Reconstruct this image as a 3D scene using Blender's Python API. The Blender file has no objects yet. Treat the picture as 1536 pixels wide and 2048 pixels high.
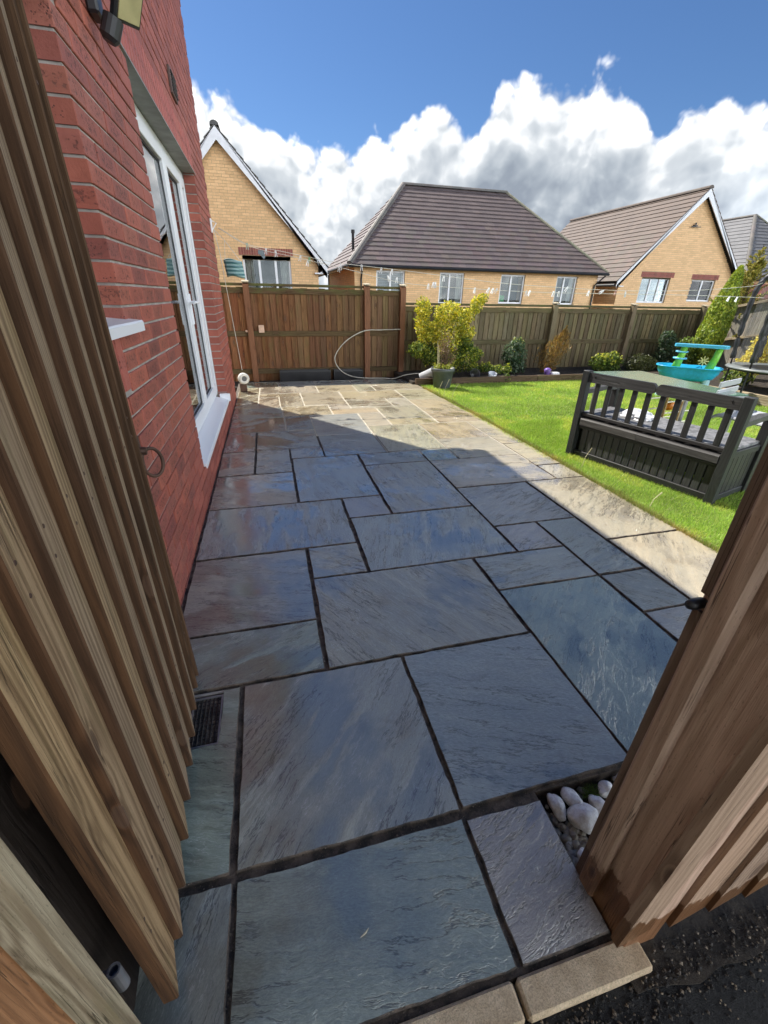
import bpy, bmesh, math, random
import numpy as np
from mathutils import Vector, Matrix, noise as mn
rnd = random.Random(7)
R = math.radians
S = bpy.context.scene
COL = S.collection

# ------------------------------------------------------------------ camera, sky, sun, exposure
CAMZ = 1.325
cam_d = bpy.data.cameras.new('camera'); cam = bpy.data.objects.new('camera', cam_d); COL.objects.link(cam)
pitch, yaw, roll = 0.475504118, 0.258105229, 0.0189320415
fw = Vector((math.sin(yaw)*math.cos(pitch), math.cos(yaw)*math.cos(pitch), -math.sin(pitch)))
rt = Vector((math.cos(yaw), -math.sin(yaw), 0)); up = rt.cross(fw)
rt2 = math.cos(roll)*rt + math.sin(roll)*up; up2 = -math.sin(roll)*rt + math.cos(roll)*up
mw = Matrix((rt2, up2, -fw)).transposed().to_4x4(); mw.translation = (0, 0, CAMZ)
cam.matrix_world = mw
cam_d.sensor_fit = 'VERTICAL'; cam_d.sensor_height = 36; cam_d.lens = 836.0/2048*36
cam_d.clip_start = 0.02; cam_d.clip_end = 6000
S.camera = cam
SUN_AZ, SUN_EL = R(-35.3), R(51)
sunv = Vector((math.sin(SUN_AZ)*math.cos(SUN_EL), math.cos(SUN_AZ)*math.cos(SUN_EL), math.sin(SUN_EL)))
sd = bpy.data.lights.new('sun', 'SUN'); sd.energy = 2.6; sd.angle = R(0.53); sd.color = (1.0, 0.95, 0.86)
so = bpy.data.objects.new('sun', sd); COL.objects.link(so)
so.rotation_euler = (-sunv).to_track_quat('-Z', 'Y').to_euler(); so.location = (-5, 8, 20)
S.view_settings.view_transform = 'Standard'; S.view_settings.look = 'None'
S.view_settings.gamma = 1; S.view_settings.use_curve_mapping = False
S.view_settings.exposure = 1.75
S.render.film_transparent = False
try:
    S.cycles.max_bounces = 8; S.cycles.transparent_max_bounces = 12; S.cycles.diffuse_bounces = 4
    S.cycles.use_denoising = True
    S.cycles.caustics_reflective = False; S.cycles.caustics_refractive = False
except Exception: pass

# ------------------------------------------------------------------ node helpers
class NT:
    def __init__(s, tree): s.t = tree; s.L = tree.links
    def _set(s, sock, v):
        if isinstance(v, bpy.types.NodeSocket): s.L.new(v, sock)
        elif v is not None:
            try: sock.default_value = v
            except Exception:
                if hasattr(v, '__len__') and len(v) == 3: sock.default_value = (*v, 1)
                else: raise
    def n(s, typ, ins=None, **props):
        nd = s.t.nodes.new(typ)
        for k, v in props.items(): setattr(nd, k, v)
        for k, v in (ins or {}).items(): s._set(nd.inputs[k], v)
        return nd
    def m(s, op, a, b=None, c=None, clamp=False):
        nd = s.n('ShaderNodeMath', operation=op, use_clamp=clamp)
        s._set(nd.inputs[0], a)
        if b is not None: s._set(nd.inputs[1], b)
        if c is not None: s._set(nd.inputs[2], c)
        return nd.outputs[0]
    def vm(s, op, a, b=None):
        nd = s.n('ShaderNodeVectorMath', operation=op); s._set(nd.inputs[0], a)
        if b is not None: s._set(nd.inputs[1], b)
        return nd.outputs[0]
    def mix(s, f, a, b, blend='MIX'):
        nd = s.n('ShaderNodeMix', data_type='RGBA', blend_type=blend)
        s._set(nd.inputs[0], f)
        s._set(nd.inputs[6], (*a, 1) if isinstance(a, tuple) and len(a) == 3 else a)
        s._set(nd.inputs[7], (*b, 1) if isinstance(b, tuple) and len(b) == 3 else b)
        return nd.outputs[2]
    def noise(s, v, scale, detail=4, rough=.55, dist=0, out=0):
        return s.n('ShaderNodeTexNoise', {'Vector': v, 'Scale': scale, 'Detail': detail, 'Roughness': rough, 'Distortion': dist}).outputs[out]
    def vor(s, v, scale, feature='F1', rand=1, out='Distance', **kw):
        return s.n('ShaderNodeTexVoronoi', {'Vector': v, 'Scale': scale, 'Randomness': rand, **kw}, feature=feature).outputs[out]
    def ss(s, v, a, b, lo=0., hi=1.):
        nd = s.n('ShaderNodeMapRange', interpolation_type='SMOOTHSTEP')
        for i, q in enumerate((v, a, b, lo, hi)): s._set(nd.inputs[i], q)
        return nd.outputs[0]
    def ramp(s, f, stops):
        nd = s.n('ShaderNodeValToRGB', {0: f}); e = nd.color_ramp.elements
        while len(e) < len(stops): e.new(0.5)
        for el, (p, c) in zip(e, stops): el.position = p; el.color = (*c, 1)
        return nd.outputs[0]
    def bump(s, h, dist, strength=1., normal=None):
        nd = s.n('ShaderNodeBump', {'Height': h, 'Distance': dist, 'Strength': strength})
        if normal is not None: s._set(nd.inputs['Normal'], normal)
        return nd.outputs[0]
def new_mat(name):
    m = bpy.data.materials.new(name); m.use_nodes = True
    t = NT(m.node_tree); pb = m.node_tree.nodes['Principled BSDF']
    return m, t, pb
def sset(t, pb, **k):
    for a, v in k.items(): t._set(pb.inputs[a.replace('_', ' ')], v)

# ------------------------------------------------------------------ world: Nishita sky with cumulus bank
W = bpy.data.worlds.new('World'); S.world = W; W.use_nodes = True
wt = NT(W.node_tree); bg = W.node_tree.nodes['Background']
SKY = 0.05
sky = wt.n('ShaderNodeTexSky', sky_type='NISHITA', sun_disc=False, sun_elevation=SUN_EL, sun_rotation=SUN_AZ, air_density=1.0, dust_density=0.3, ozone_density=2.5)
dirv = wt.n('ShaderNodeTexCoord').outputs['Generated']
sx = wt.n('ShaderNodeSeparateXYZ', {0: dirv}).outputs
az = wt.m('ARCTAN2', sx[0], sx[1]); el = wt.m('ARCSINE', sx[2])
azn = wt.m('ADD', wt.m('DIVIDE', az, 2*math.pi), .5)
fc = wt.n('ShaderNodeFloatCurve', {'Value': azn})
cv = fc.mapping.curves[0]
tops = [(-180, 33), (-160, 26), (-140, 36), (-120, 27), (-100, 31), (-80, 24), (-60, 22), (-42, 17), (-20, 19), (-8, 20), (-4.6, 19.2), (-1.5, 19.0), (.6, 17.6), (3.0, 16.9), (5.0, 16.0), (6.4, 14.8), (9.2, 15.8), (13.6, 17.2), (17, 17.9), (20.7, 18.0), (23.6, 17.2), (25.2, 19.7), (29.6, 19.4), (33.5, 20.3), (35.0, 20.3), (36.6, 19.2), (37.6, 18.4), (39.5, 17.2), (41.2, 15.8), (43.4, 16.9), (46, 16.6), (50, 16), (62, 22), (78, 19), (95, 29), (112, 24), (130, 35), (150, 27), (165, 34), (180, 33)]  # tops outside the view are raised to add fill light
cv.points[0].location = (0, tops[0][1]/60); cv.points[1].location = (1, tops[-1][1]/60)
for a, e_ in tops[1:-1]: cv.points.new((a+180)/360, e_/60)
for p in cv.points: p.handle_type = 'AUTO'
fc.mapping.update()
top = wt.m('MULTIPLY', fc.outputs[0], R(60))
warp = wt.n('ShaderNodeTexNoise', {'Vector': dirv, 'Scale': 8., 'Detail': 3., 'Roughness': .6}).outputs['Color']
w2 = wt.vm('ADD', dirv, wt.vm('MULTIPLY', wt.vm('SUBTRACT', warp, (.5, .5, .5)), (.05, .05, .05)))
def billow(vec, det):
    v1 = wt.n('ShaderNodeTexVoronoi', {'Vector': vec, 'Scale': 10.5, 'Detail': det, 'Roughness': .52, 'Lacunarity': 2.2}, feature='F1').outputs['Distance']
    return wt.m('SUBTRACT', .60, v1)
n1 = wt.m('MULTIPLY', wt.m('SUBTRACT', wt.noise(w2, 34., 5, .55), .5), .26)
b0 = wt.m('ADD', billow(w2, 3.), n1)
b1 = wt.m('ADD', billow(wt.vm('ADD', w2, tuple(sunv*0.020)), 2.), n1)
depth = wt.m('SUBTRACT', top, el)
D = wt.m('ADD', depth, wt.m('MULTIPLY', wt.m('SUBTRACT', b0, .14), .060))
mask = wt.ss(D, -.004, .020)
lit = wt.m('SUBTRACT', b0, b1)
big = wt.noise(dirv, 3.4, 4, .55)
def lobe(a, e_, k):
    v = Vector((math.sin(R(a))*math.cos(R(e_)), math.cos(R(a))*math.cos(R(e_)), math.sin(R(e_))))
    d = wt.n('ShaderNodeVectorMath', {0: dirv, 1: tuple(v)}, operation='DOT_PRODUCT').outputs['Value']
    return wt.m('EXPONENT', wt.m('MULTIPLY', wt.m('SUBTRACT', d, 1), k))
inner = wt.m('ADD', wt.m('MULTIPLY', wt.ss(D, .0, .16), .22), wt.m('MULTIPLY', wt.m('MULTIPLY', wt.ss(big, .40, .72), .34), wt.ss(D, .0, .10)))
for a, e_, k, am in ((36, 9, 70, .29), (24, 9, 110, .22), (1, 13, 260, .28), (48, 9, 110, .25), (12, 6, 90, .1), (-70, 9, 60, .3), (110, 9, 60, .3), (-140, 12, 60, .3), (170, 12, 60, .3)):
    inner = wt.m('ADD', inner, wt.m('MULTIPLY', wt.m('MULTIPLY', lobe(a, e_, k), am), wt.ss(D, .01, .12)))
lum = wt.m('ADD', wt.m('SUBTRACT', .98, inner), wt.m('MULTIPLY', lit, .80), clamp=True)
CB = 0.50
ccol = wt.ramp(lum, [(0, (.20*CB, .23*CB, .275*CB)), (.3, (.29*CB, .325*CB, .365*CB)), (.6, (.43*CB, .46*CB, .49*CB)), (.85, (.70*CB, .71*CB, .72*CB)), (1, (1.0*CB, .99*CB, .96*CB))])
# mostly unseen clouds away from the sun, brightened past front lighting as fill light
cosg = wt.n('ShaderNodeVectorMath', {0: dirv, 1: tuple(sunv)}, operation='DOT_PRODUCT').outputs['Value']
front = wt.ss(cosg, .30, -.50, 1.0, 6.0)
ccol = wt.vm('MULTIPLY', ccol, wt.n('ShaderNodeCombineXYZ', {0: front, 1: front, 2: front}).outputs[0])
ccol = wt.vm('MULTIPLY', ccol, (1/SKY, 1/SKY, 1/SKY))
skc = wt.mix(1.0, sky.outputs[0], (.41, .545, .71), 'MULTIPLY')
wcol = wt.mix(mask, skc, ccol)
wout = [n for n in W.node_tree.nodes if n.type == 'OUTPUT_WORLD'][0]
wt.L.new(skc, bg.inputs['Color']); bg.inputs['Strength'].default_value = SKY
bg2 = wt.n('ShaderNodeBackground', {'Color': wcol, 'Strength': SKY})
near_bank = wt.m('GREATER_THAN', depth, -.06)      # above the cloud tops the sky is clear
wmx = wt.n('ShaderNodeMixShader', {0: near_bank}); wt.L.new(bg.outputs[0], wmx.inputs[1]); wt.L.new(bg2.outputs[0], wmx.inputs[2])
wt.L.new(wmx.outputs[0], wout.inputs['Surface'])
try:
    W.cycles.sampling_method = 'MANUAL'; W.cycles.sample_map_resolution = 256
except Exception: pass

# ------------------------------------------------------------------ mesh builders
class MB:
    def __init__(s): s.v = []; s.f = []
    def add(s, vs, fs):
        o = len(s.v); s.v += [tuple(v) for v in vs]; s.f += [tuple(i+o for i in f) for f in fs]
    def box(s, x0, y0, z0, x1, y1, z1):
        s.add([(x0,y0,z0),(x1,y0,z0),(x1,y1,z0),(x0,y1,z0),(x0,y0,z1),(x1,y0,z1),(x1,y1,z1),(x0,y1,z1)],
              [(0,3,2,1),(4,5,6,7),(0,1,5,4),(1,2,6,5),(2,3,7,6),(3,0,4,7)])
    def cbox(s, cx, cy, cz, sx, sy, sz, c=.003, M=None):
        hx, hy, hz = sx/2, sy/2, sz/2; c = min(c, hx*.45, hy*.45, hz*.45)
        vs = []; idx = {}
        for i in (-1, 1):
            for j in (-1, 1):
                for k in (-1, 1):
                    for ax in range(3):
                        p = [i*(hx-c), j*(hy-c), k*(hz-c)]
                        p[ax] = (i*hx, j*hy, k*hz)[ax]
                        idx[(i, j, k, ax)] = len(vs); vs.append(p)
        fs = []
        I = lambda i, j, k, a: idx[(i, j, k, a)]
        for q in (-1, 1):
            for ax in range(3):
                o = [(-1,-1), (1,-1), (1,1), (-1,1)]
                f = []
                for (a, b) in o:
                    t = [0, 0, 0]; t[ax] = q; t[(ax+1) % 3] = a; t[(ax+2) % 3] = b
                    f.append(I(*t, ax))
                fs.append(tuple(f if q > 0 else f[::-1]))
        for ax in range(3):
            b1, b2 = (ax+1) % 3, (ax+2) % 3
            for p in (-1, 1):
                for q in (-1, 1):
                    t0 = [0,0,0]; t1 = [0,0,0]
                    t0[ax] = -1; t1[ax] = 1
                    for t in (t0, t1): t[b1] = p; t[b2] = q
                    f = (I(*t0, b1), I(*t1, b1), I(*t1, b2), I(*t0, b2))
                    fs.append(f if p*q < 0 else f[::-1])
        for i in (-1, 1):
            for j in (-1, 1):
                for k in (-1, 1):
                    f = (I(i,j,k,0), I(i,j,k,1), I(i,j,k,2)); fs.append(f if i*j*k > 0 else f[::-1])
        T = Matrix.Translation((cx, cy, cz)) if M is None else Matrix.Translation((cx, cy, cz)) @ M
        s.add([T @ Vector(p) for p in vs], fs)
    def prism(s, poly, a0, a1, axis=2):
        n = len(poly)
        def P(p, h):
            return {2: (p[0], p[1], h), 1: (p[0], h, p[1]), 0: (h, p[0], p[1])}[axis]
        vs = [P(p, a0) for p in poly] + [P(p, a1) for p in poly]
        fs = [tuple(range(n-1, -1, -1)), tuple(range(n, 2*n))] + [(i, (i+1) % n, n+(i+1) % n, n+i) for i in range(n)]
        s.add(vs, fs)
    def tube(s, pts, r, n=6, cap=True):
        pts = [Vector(p) for p in pts]; rr = r if hasattr(r, '__len__') else [r]*len(pts)
        base = len(s.v); up0 = Vector((0, 0, 1))
        for i, p in enumerate(pts):
            t = (pts[min(i+1, len(pts)-1)] - pts[max(i-1, 0)]).normalized()
            a = t.cross(up0)
            if a.length < .05: a = t.cross(Vector((0, 1, 0)))
            a.normalize(); b = a.cross(t)
            for k in range(n):
                q = 2*math.pi*k/n
                s.v.append(tuple(p + (a*math.cos(q)+b*math.sin(q))*rr[i]))
        for i in range(len(pts)-1):
            for k in range(n):
                s.f.append((base+i*n+k, base+i*n+(k+1) % n, base+(i+1)*n+(k+1) % n, base+(i+1)*n+k))
        if cap:
            s.f.append(tuple(base+k for k in range(n-1, -1, -1))); e = base+(len(pts)-1)*n
            s.f.append(tuple(e+k for k in range(n)))
    def lathe(s, prof, n=20, c=(0, 0, 0), M=None):
        base = len(s.v); T = Matrix.Translation(c) @ (M or Matrix())
        for (r, z) in prof:
            for k in range(n):
                q = 2*math.pi*k/n; s.v.append(tuple(T @ Vector((r*math.cos(q), r*math.sin(q), z))))
        for i in range(len(prof)-1):
            for k in range(n):
                s.f.append((base+i*n+k, base+i*n+(k+1) % n, base+(i+1)*n+(k+1) % n, base+(i+1)*n+k))
    def mesh(s, name, smooth=False):
        me = bpy.data.meshes.new(name); me.from_pydata(s.v, [], s.f); me.validate(); me.update()
        bm = bmesh.new(); bm.from_mesh(me); bmesh.ops.recalc_face_normals(bm, faces=bm.faces); bm.to_mesh(me); bm.free()
        if smooth: me.polygons.foreach_set('use_smooth', [True]*len(me.polygons))
        return me
WM = {}
def put(name, me, mat=None, parent=None, M=None, color=None, kind=None, label=None, cat=None, group=None):
    o = bpy.data.objects.new(name, me); COL.objects.link(o)
    M = M if M is not None else Matrix()
    if not isinstance(M, Matrix): M = Matrix.Translation(M)
    if mat and me is not None and len(me.materials) == 0: me.materials.append(mat)
    o.matrix_basis = M; WM[o.name] = M
    if parent is not None:
        o.parent = parent; o.matrix_parent_inverse = WM[parent.name].inverted()
    if color: o.color = (*color[:3], 1)
    if kind: o['kind'] = kind
    if label: o['label'] = label
    if cat: o['category'] = cat
    if group: o['group'] = group
    return o
def thing(name, loc, label, cat, group=None, rz=0, kind=None):
    return put(name, None, None, None, Matrix.Translation(loc) @ Matrix.Rotation(rz, 4, 'Z'), None, kind, label, cat, group)
def dup(root, M, label=None, group=None):
    def cp(o, par, old_par):
        c = o.copy(); COL.objects.link(c)
        if par is not None:
            c.parent = par; WM[c.name] = WM[par.name] @ WM[old_par.name].inverted() @ WM[o.name]
        else:
            c.matrix_basis = M; WM[c.name] = M
        for ch in [q for q in bpy.data.objects if q.parent == o]: cp(ch, c, o)
        return c
    r = cp(root, None, None)
    if label: r['label'] = label
    if group: r['group'] = group
    return r
RX = lambda a: Matrix.Rotation(a, 4, 'X')
RY = lambda a: Matrix.Rotation(a, 4, 'Y')
RZ = lambda a: Matrix.Rotation(a, 4, 'Z')
T3 = lambda x, y, z: Matrix.Translation((x, y, z))
def jit(c, a=.12, b=.04):
    k = 1+rnd.uniform(-a, a); return tuple(max(0, x*k*(1+rnd.uniform(-b, b))) for x in c)
# ------------------------------------------------------------------ materials
def simple(name, col, rough=.5, bumpscale=None, bumpd=.001, var=.15, metal=0, spec=None, nscale=8):
    m, t, pb = new_mat(name)
    oc = t.n('ShaderNodeTexCoord').outputs['Object']
    n1 = t.noise(oc, nscale, 6, .6)
    c = t.mix(t.ss(n1, .3, .7), tuple(x*(1-var) for x in col), tuple(min(1, x*(1+var)) for x in col))
    sset(t, pb, Base_Color=c, Roughness=t.m('ADD', rough-.06, t.m('MULTIPLY', n1, .12)), Metallic=metal)
    if bumpscale: sset(t, pb, Normal=t.bump(t.noise(oc, bumpscale, 4, .6), bumpd))
    if spec is not None: pb.inputs['Specular IOR Level'].default_value = spec
    return m
def wood(name, light=(1, 1, 1), dark=(.45, .36, .28), rough=.75, algae=0., bumpd=.0012, knot=.11, ring=90., algz=None, axis='z', wet=False):
    """multiplies the object's own colour; grain runs along local Z"""
    m, t, pb = new_mat(name)
    oi = t.n('ShaderNodeObjectInfo'); oc = t.n('ShaderNodeTexCoord').outputs['Object']
    off = t.vm('MULTIPLY', t.n('ShaderNodeCombineXYZ', {0: oi.outputs['Random'], 1: oi.outputs['Random'], 2: oi.outputs['Random']}).outputs[0], (13.7, 31.1, 57.3))
    if axis == 'x':
        q_ = t.n('ShaderNodeSeparateXYZ', {0: oc}).outputs; oc = t.n('ShaderNodeCombineXYZ', {0: q_[1], 1: q_[2], 2: q_[0]}).outputs[0]
    p = t.vm('ADD', oc, off)
    kv = t.vm('MULTIPLY', p, (9., 9., 3.6))
    kd = t.vor(kv, 1.0)
    kn = t.ss(kd, knot*.95, knot*1.2, 1, 0); kring = t.m('MULTIPLY', t.ss(kd, knot*1.2, knot*1.3), t.ss(kd, knot*1.5, knot*2.2, 1, 0))
    halo = t.m('EXPONENT', t.m('MULTIPLY', kd, -5.5))
    sp = t.n('ShaderNodeSeparateXYZ', {0: p}).outputs
    big = t.noise(t.vm('MULTIPLY', p, (9, 9, .8)), 1., 3, .5)
    ph = t.m('ADD', t.m('ADD', t.m('MULTIPLY', t.m('ADD', sp[0], t.m('MULTIPLY', sp[1], .8)), ring*3.4), t.m('MULTIPLY', big, 34.)), t.m('MULTIPLY', halo, 16.))
    rg = t.m('ADD', t.m('MULTIPLY', t.m('SINE', ph), .5), .5)
    fine = t.noise(t.vm('MULTIPLY', p, (260, 260, 7)), 1., 4, .65)
    mid = t.noise(t.vm('MULTIPLY', p, (45, 45, 2.2)), 1., 5, .6)
    g = t.m('ADD', t.m('ADD', t.m('MULTIPLY', rg, .20), t.m('MULTIPLY', fine, .50)), t.m('MULTIPLY', mid, .52))
    gf = t.ss(g, .40, .84)
    chk = t.ss(t.m('ABSOLUTE', t.m('SUBTRACT', t.noise(t.vm('MULTIPLY', p, (70, 70, 1.6)), 1., 3, .5), .5)), .004, .016, 1, 0)
    chk = t.m('MULTIPLY', chk, t.ss(t.noise(t.vm('MULTIPLY', p, (14, 14, 2.5)), 1., 2, .5), .5, .62))
    speck = t.ss(t.noise(t.vm('MULTIPLY', p, (330, 330, 90)), 1., 2, .5), .64, .72)
    c = t.mix(gf, dark, light)
    c = t.mix(t.m('ADD', t.m('MULTIPLY', chk, .75), t.m('MULTIPLY', speck, .35), clamp=True), c, (.10, .075, .06))
    c = t.mix(1.0, c, oi.outputs['Color'], 'MULTIPLY')
    blot = t.noise(t.vm('MULTIPLY', p, (5, 5, 2)), 1., 4, .6)
    c = t.mix(t.ss(blot, .5, .75, 0, .45), c, t.mix(1.0, c, (.55, .55, .55), 'MULTIPLY'))
    c = t.mix(t.m('MULTIPLY', kring, .5), c, t.mix(1.0, c, (.5, .44, .4), 'MULTIPLY')); c = t.mix(t.m('MULTIPLY', kn, .8), c, t.mix(fine, (.03, .018, .012), (.16, .09, .055)))
    if algae:
        an = t.noise(t.vm('MULTIPLY', p, (12, 12, 4)), 1., 5, .65)
        am = t.ss(an, .5, .7, 0, algae)
        if algz is not None:
            wz = t.n('ShaderNodeSeparateXYZ', {0: t.n('ShaderNodeNewGeometry').outputs['Position']}).outputs[2]
            am = t.m('ADD', am, t.m('MULTIPLY', t.ss(wz, algz-.18, algz+.02), t.ss(an, .35, .62)), clamp=True)
            am = t.m('MULTIPLY', am, .75)
        c = t.mix(am, c, (.10, .115, .035))
    ro_ = t.m('ADD', rough-.1, t.m('MULTIPLY', mid, .2))
    if wet:      # rain soaked foot of the post
        wp_ = t.n('ShaderNodeNewGeometry').outputs['Position']; wz = t.n('ShaderNodeSeparateXYZ', {0: wp_}).outputs[2]
        ed = t.m('ADD', wz, t.m('MULTIPLY', t.m('SUBTRACT', t.noise(t.vm('MULTIPLY', wp_, (26, 26, 9)), 1., 4, .6), .5), .16))
        wk = t.ss(ed, .135, .125, 0, 1)
        c = t.mix(wk, c, t.mix(1., c, (.42, .30, .20), 'MULTIPLY')); ro_ = t.m('SUBTRACT', ro_, t.m('MULTIPLY', wk, .3))
    sset(t, pb, Base_Color=c, Roughness=ro_)
    pb.inputs['Specular IOR Level'].default_value = .3
    sset(t, pb, Normal=t.bump(t.m('SUBTRACT', t.m('ADD', t.m('MULTIPLY', g, 1.), t.m('MULTIPLY', fine, .5)), t.m('ADD', t.m('MULTIPLY', kn, .5), t.m('MULTIPLY', chk, .9))), bumpd))
    return m
M_gate = wood('weathered_gate_wood', (1, 1, 1), (.44, .39, .35), .8, .2, bumpd=.0018, knot=.10)
M_fence = wood('fence_wood', (1, 1, 1), (.42, .36, .3), .85, .38, bumpd=.0015, knot=.15, algz=1.46)
M_fence2 = wood('old_fence_wood', (1, 1, 1), (.45, .42, .38), .85, .45, bumpd=.0015, knot=.12, algz=1.26)
M_post = wood('post_wood', (1, 1, 1), (.62, .57, .53), .62, 0, bumpd=.0014, ring=110)
M_postwet = wood('rain_wet_post_wood', (1, 1, 1), (.68, .64, .60), .7, 0, bumpd=.0018, ring=70, wet=True, knot=.15)
M_gedge = wood('shaded_board_edge', (.26, .18, .14), (.13, .09, .07), .85)  # brown stained board edges, darkened further to carry their shade
M_bench_x = wood('black_painted_wood_x', (1, 1, 1), (.55, .55, .55), .55, 0, bumpd=.0008, knot=.02, axis='x')
M_bench = wood('black_painted_wood', (1, 1, 1), (.55, .55, .55), .55, 0, bumpd=.0008, knot=.02)
M_sleeper = wood('sleeper_wood', (1, 1, 1), (.5, .45, .4), .85, .2)

def slab_material():
    m, t, pb = new_mat('riven_sandstone')
    oi = t.n('ShaderNodeObjectInfo'); oc = t.n('ShaderNodeTexCoord').outputs['Object']
    geo = t.n('ShaderNodeNewGeometry'); wp = geo.outputs['Position']
    rr = oi.outputs['Random']
    rot = t.n('ShaderNodeVectorRotate', {'Vector': oc, 'Angle': t.m('MULTIPLY', rr, 40.)}, rotation_type='Z_AXIS').outputs[0]
    off = t.vm('MULTIPLY', t.n('ShaderNodeCombineXYZ', {0: rr, 1: rr, 2: rr}).outputs[0], (91., 57., 23.))
    p = t.vm('ADD', rot, off)
    wv = t.vm('MULTIPLY', t.vm('SUBTRACT', t.noise(p, 5., 5, .6, out='Color'), (.5, .5, .5)), (.06, .06, .06))
    r2 = t.m('FRACT', t.m('MULTIPLY', rr, 17.31)); r3 = t.m('FRACT', t.m('MULTIPLY', rr, 5.77))
    an = t.n('ShaderNodeCombineXYZ', {0: t.m('ADD', .7, t.m('MULTIPLY', r2, .6)), 1: t.m('ADD', 1.5, t.m('MULTIPLY', r3, 3.4)), 2: 1.}).outputs[0]
    pw = t.vm('MULTIPLY', t.vm('ADD', p, wv), an)
    h = t.noise(pw, 2.2, 9, .62)
    hs = t.m('MULTIPLY', h, 15.)
    fl = t.m('FLOOR', hs); fr = t.m('FRACT', hs)
    step = t.ss(fr, 0., .09)
    terr = t.m('DIVIDE', t.m('ADD', fl, step), 15.)
    calm = t.noise(t.vm('ADD', p, (7, 3, 1)), 2.2, 3, .5)
    edge = t.m('MULTIPLY', t.m('MULTIPLY', t.ss(fr, .01, .05), t.ss(fr, .05, .12, 1, 0)), t.ss(t.noise(p, 7., 4, .6), .46, .60))
    ln = t.m('ABSOLUTE', t.m('SUBTRACT', t.noise(t.vm('ADD', t.vm('MULTIPLY', t.vm('ADD', p, wv), (1., 7., 1.)), (3, 9, 4)), 2.2, 6, .66), .5))
    lmask = t.ss(t.noise(t.vm('ADD', p, (5, 1, 8)), 3.5, 3, .5), .40, .52)
    crack = t.m('MULTIPLY', t.ss(ln, .003, .016, 1, 0), lmask)
    fineh = t.noise(t.vm('MULTIPLY', t.vm('ADD', p, wv), t.vm('MULTIPLY', an, (1., 1.8, 1.))), 24., 7, .70)
    micro = t.noise(p, 260., 3, .6)
    # wetness: smooth films of water over parts of the stone
    wx = t.n('ShaderNodeSeparateXYZ', {0: wp}).outputs[0]     # rain runs off the house: wettest along the wall
    wet = t.ss(t.m('ADD', t.noise(wp, 1.5, 5, .6), t.ss(wx, .45, -.25, -.04, .09)), .43, .60)
    pool = t.m('MULTIPLY', wet, t.ss(h, .60, .49))
    # colour
    band = t.noise(t.vm('MULTIPLY', t.vm('ADD', p, wv), (1., 7., 1.)), 2.4, 6, .6)
    c = t.mix(t.ss(band, .3, .72), (.87, .88, .89), (1.10, 1.07, 1.03))
    warm = t.noise(t.vm('ADD', p, (31, 5, 2)), 1.7, 4, .55)
    c = t.mix(t.ss(warm, .55, .80, 0, .5), c, (1.15, 1.0, .80))
    c = t.mix(1.0, c, oi.outputs['Color'], 'MULTIPLY')
    c = t.mix(t.ss(micro, .3, .75, 0, .35), c, t.mix(1.0, c, (.6, .6, .62), 'MULTIPLY'))
    c = t.mix(t.m('MULTIPLY', edge, t.m('ADD', .15, t.m('MULTIPLY', r3, .65))), c, (.60, .62, .61))
    c = t.mix(t.m('MULTIPLY', crack, .8), c, t.mix(1.0, c, (.28, .28, .3), 'MULTIPLY'))
    c = t.mix(t.m('MULTIPLY', pool, .75), c, t.mix(1.0, c, (.48, .48, .50), 'MULTIPLY'))
    stain = t.ss(t.noise(t.vm('ADD', p, (4, 44, 2)), 4.2, 6, .65), .54, .70)
    c = t.mix(t.m('MULTIPLY', stain, .45), c, t.mix(1.0, c, (.74, .64, .52), 'MULTIPLY'))
    grain = t.noise(t.vm('MULTIPLY', t.vm('ADD', p, wv), t.vm('MULTIPLY', an, (2., 5., 1.))), 38., 5, .7)
    c = t.mix(t.ss(grain, .36, .66), t.mix(1.0, c, (.80, .80, .81), 'MULTIPLY'), t.mix(1.0, c, (1.14, 1.14, 1.13), 'MULTIPLY'))
    spots = t.ss(t.vor(p, 34.), .03, .07, 1, 0)
    c = t.mix(t.m('MULTIPLY', spots, t.ss(t.noise(p, 3., 2, .5), .5, .62)), c, (.05, .045, .04))
    ro = t.m('ADD', t.m('MULTIPLY', t.m('SUBTRACT', 1., pool), .16), .10)
    ro = t.m('ADD', ro, t.m('MULTIPLY', micro, .10))
    nb = t.m('ADD', t.m('MULTIPLY', terr, 1.), t.m('ADD', t.m('MULTIPLY', fineh, .14), t.m('MULTIPLY', micro, .02)))
    nb = t.m('SUBTRACT', t.m('ADD', nb, t.m('MULTIPLY', h, .5)), t.m('MULTIPLY', crack, .09))
    st = t.m('MULTIPLY', t.m('SUBTRACT', 1., t.m('MULTIPLY', pool, .90)), t.m('ADD', .28, t.m('MULTIPLY', r2, .40)))
    bn = t.n('ShaderNodeBump', {'Height': nb, 'Distance': .030, 'Strength': st})
    sset(t, pb, Base_Color=c, Roughness=ro, Normal=bn.outputs[0], IOR=1.5)
    t._set(pb.inputs['Coat Weight'], t.m('ADD', .60, t.m('MULTIPLY', pool, .40))); t._set(pb.inputs['Coat Roughness'], t.m('ADD', .025, t.m('MULTIPLY', t.m('SUBTRACT', 1., pool), .11))); pb.inputs['Coat IOR'].default_value = 1.95
    t.L.new(bn.outputs[0], pb.inputs['Coat Normal'])
    return m
M_slab = slab_material()

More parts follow.
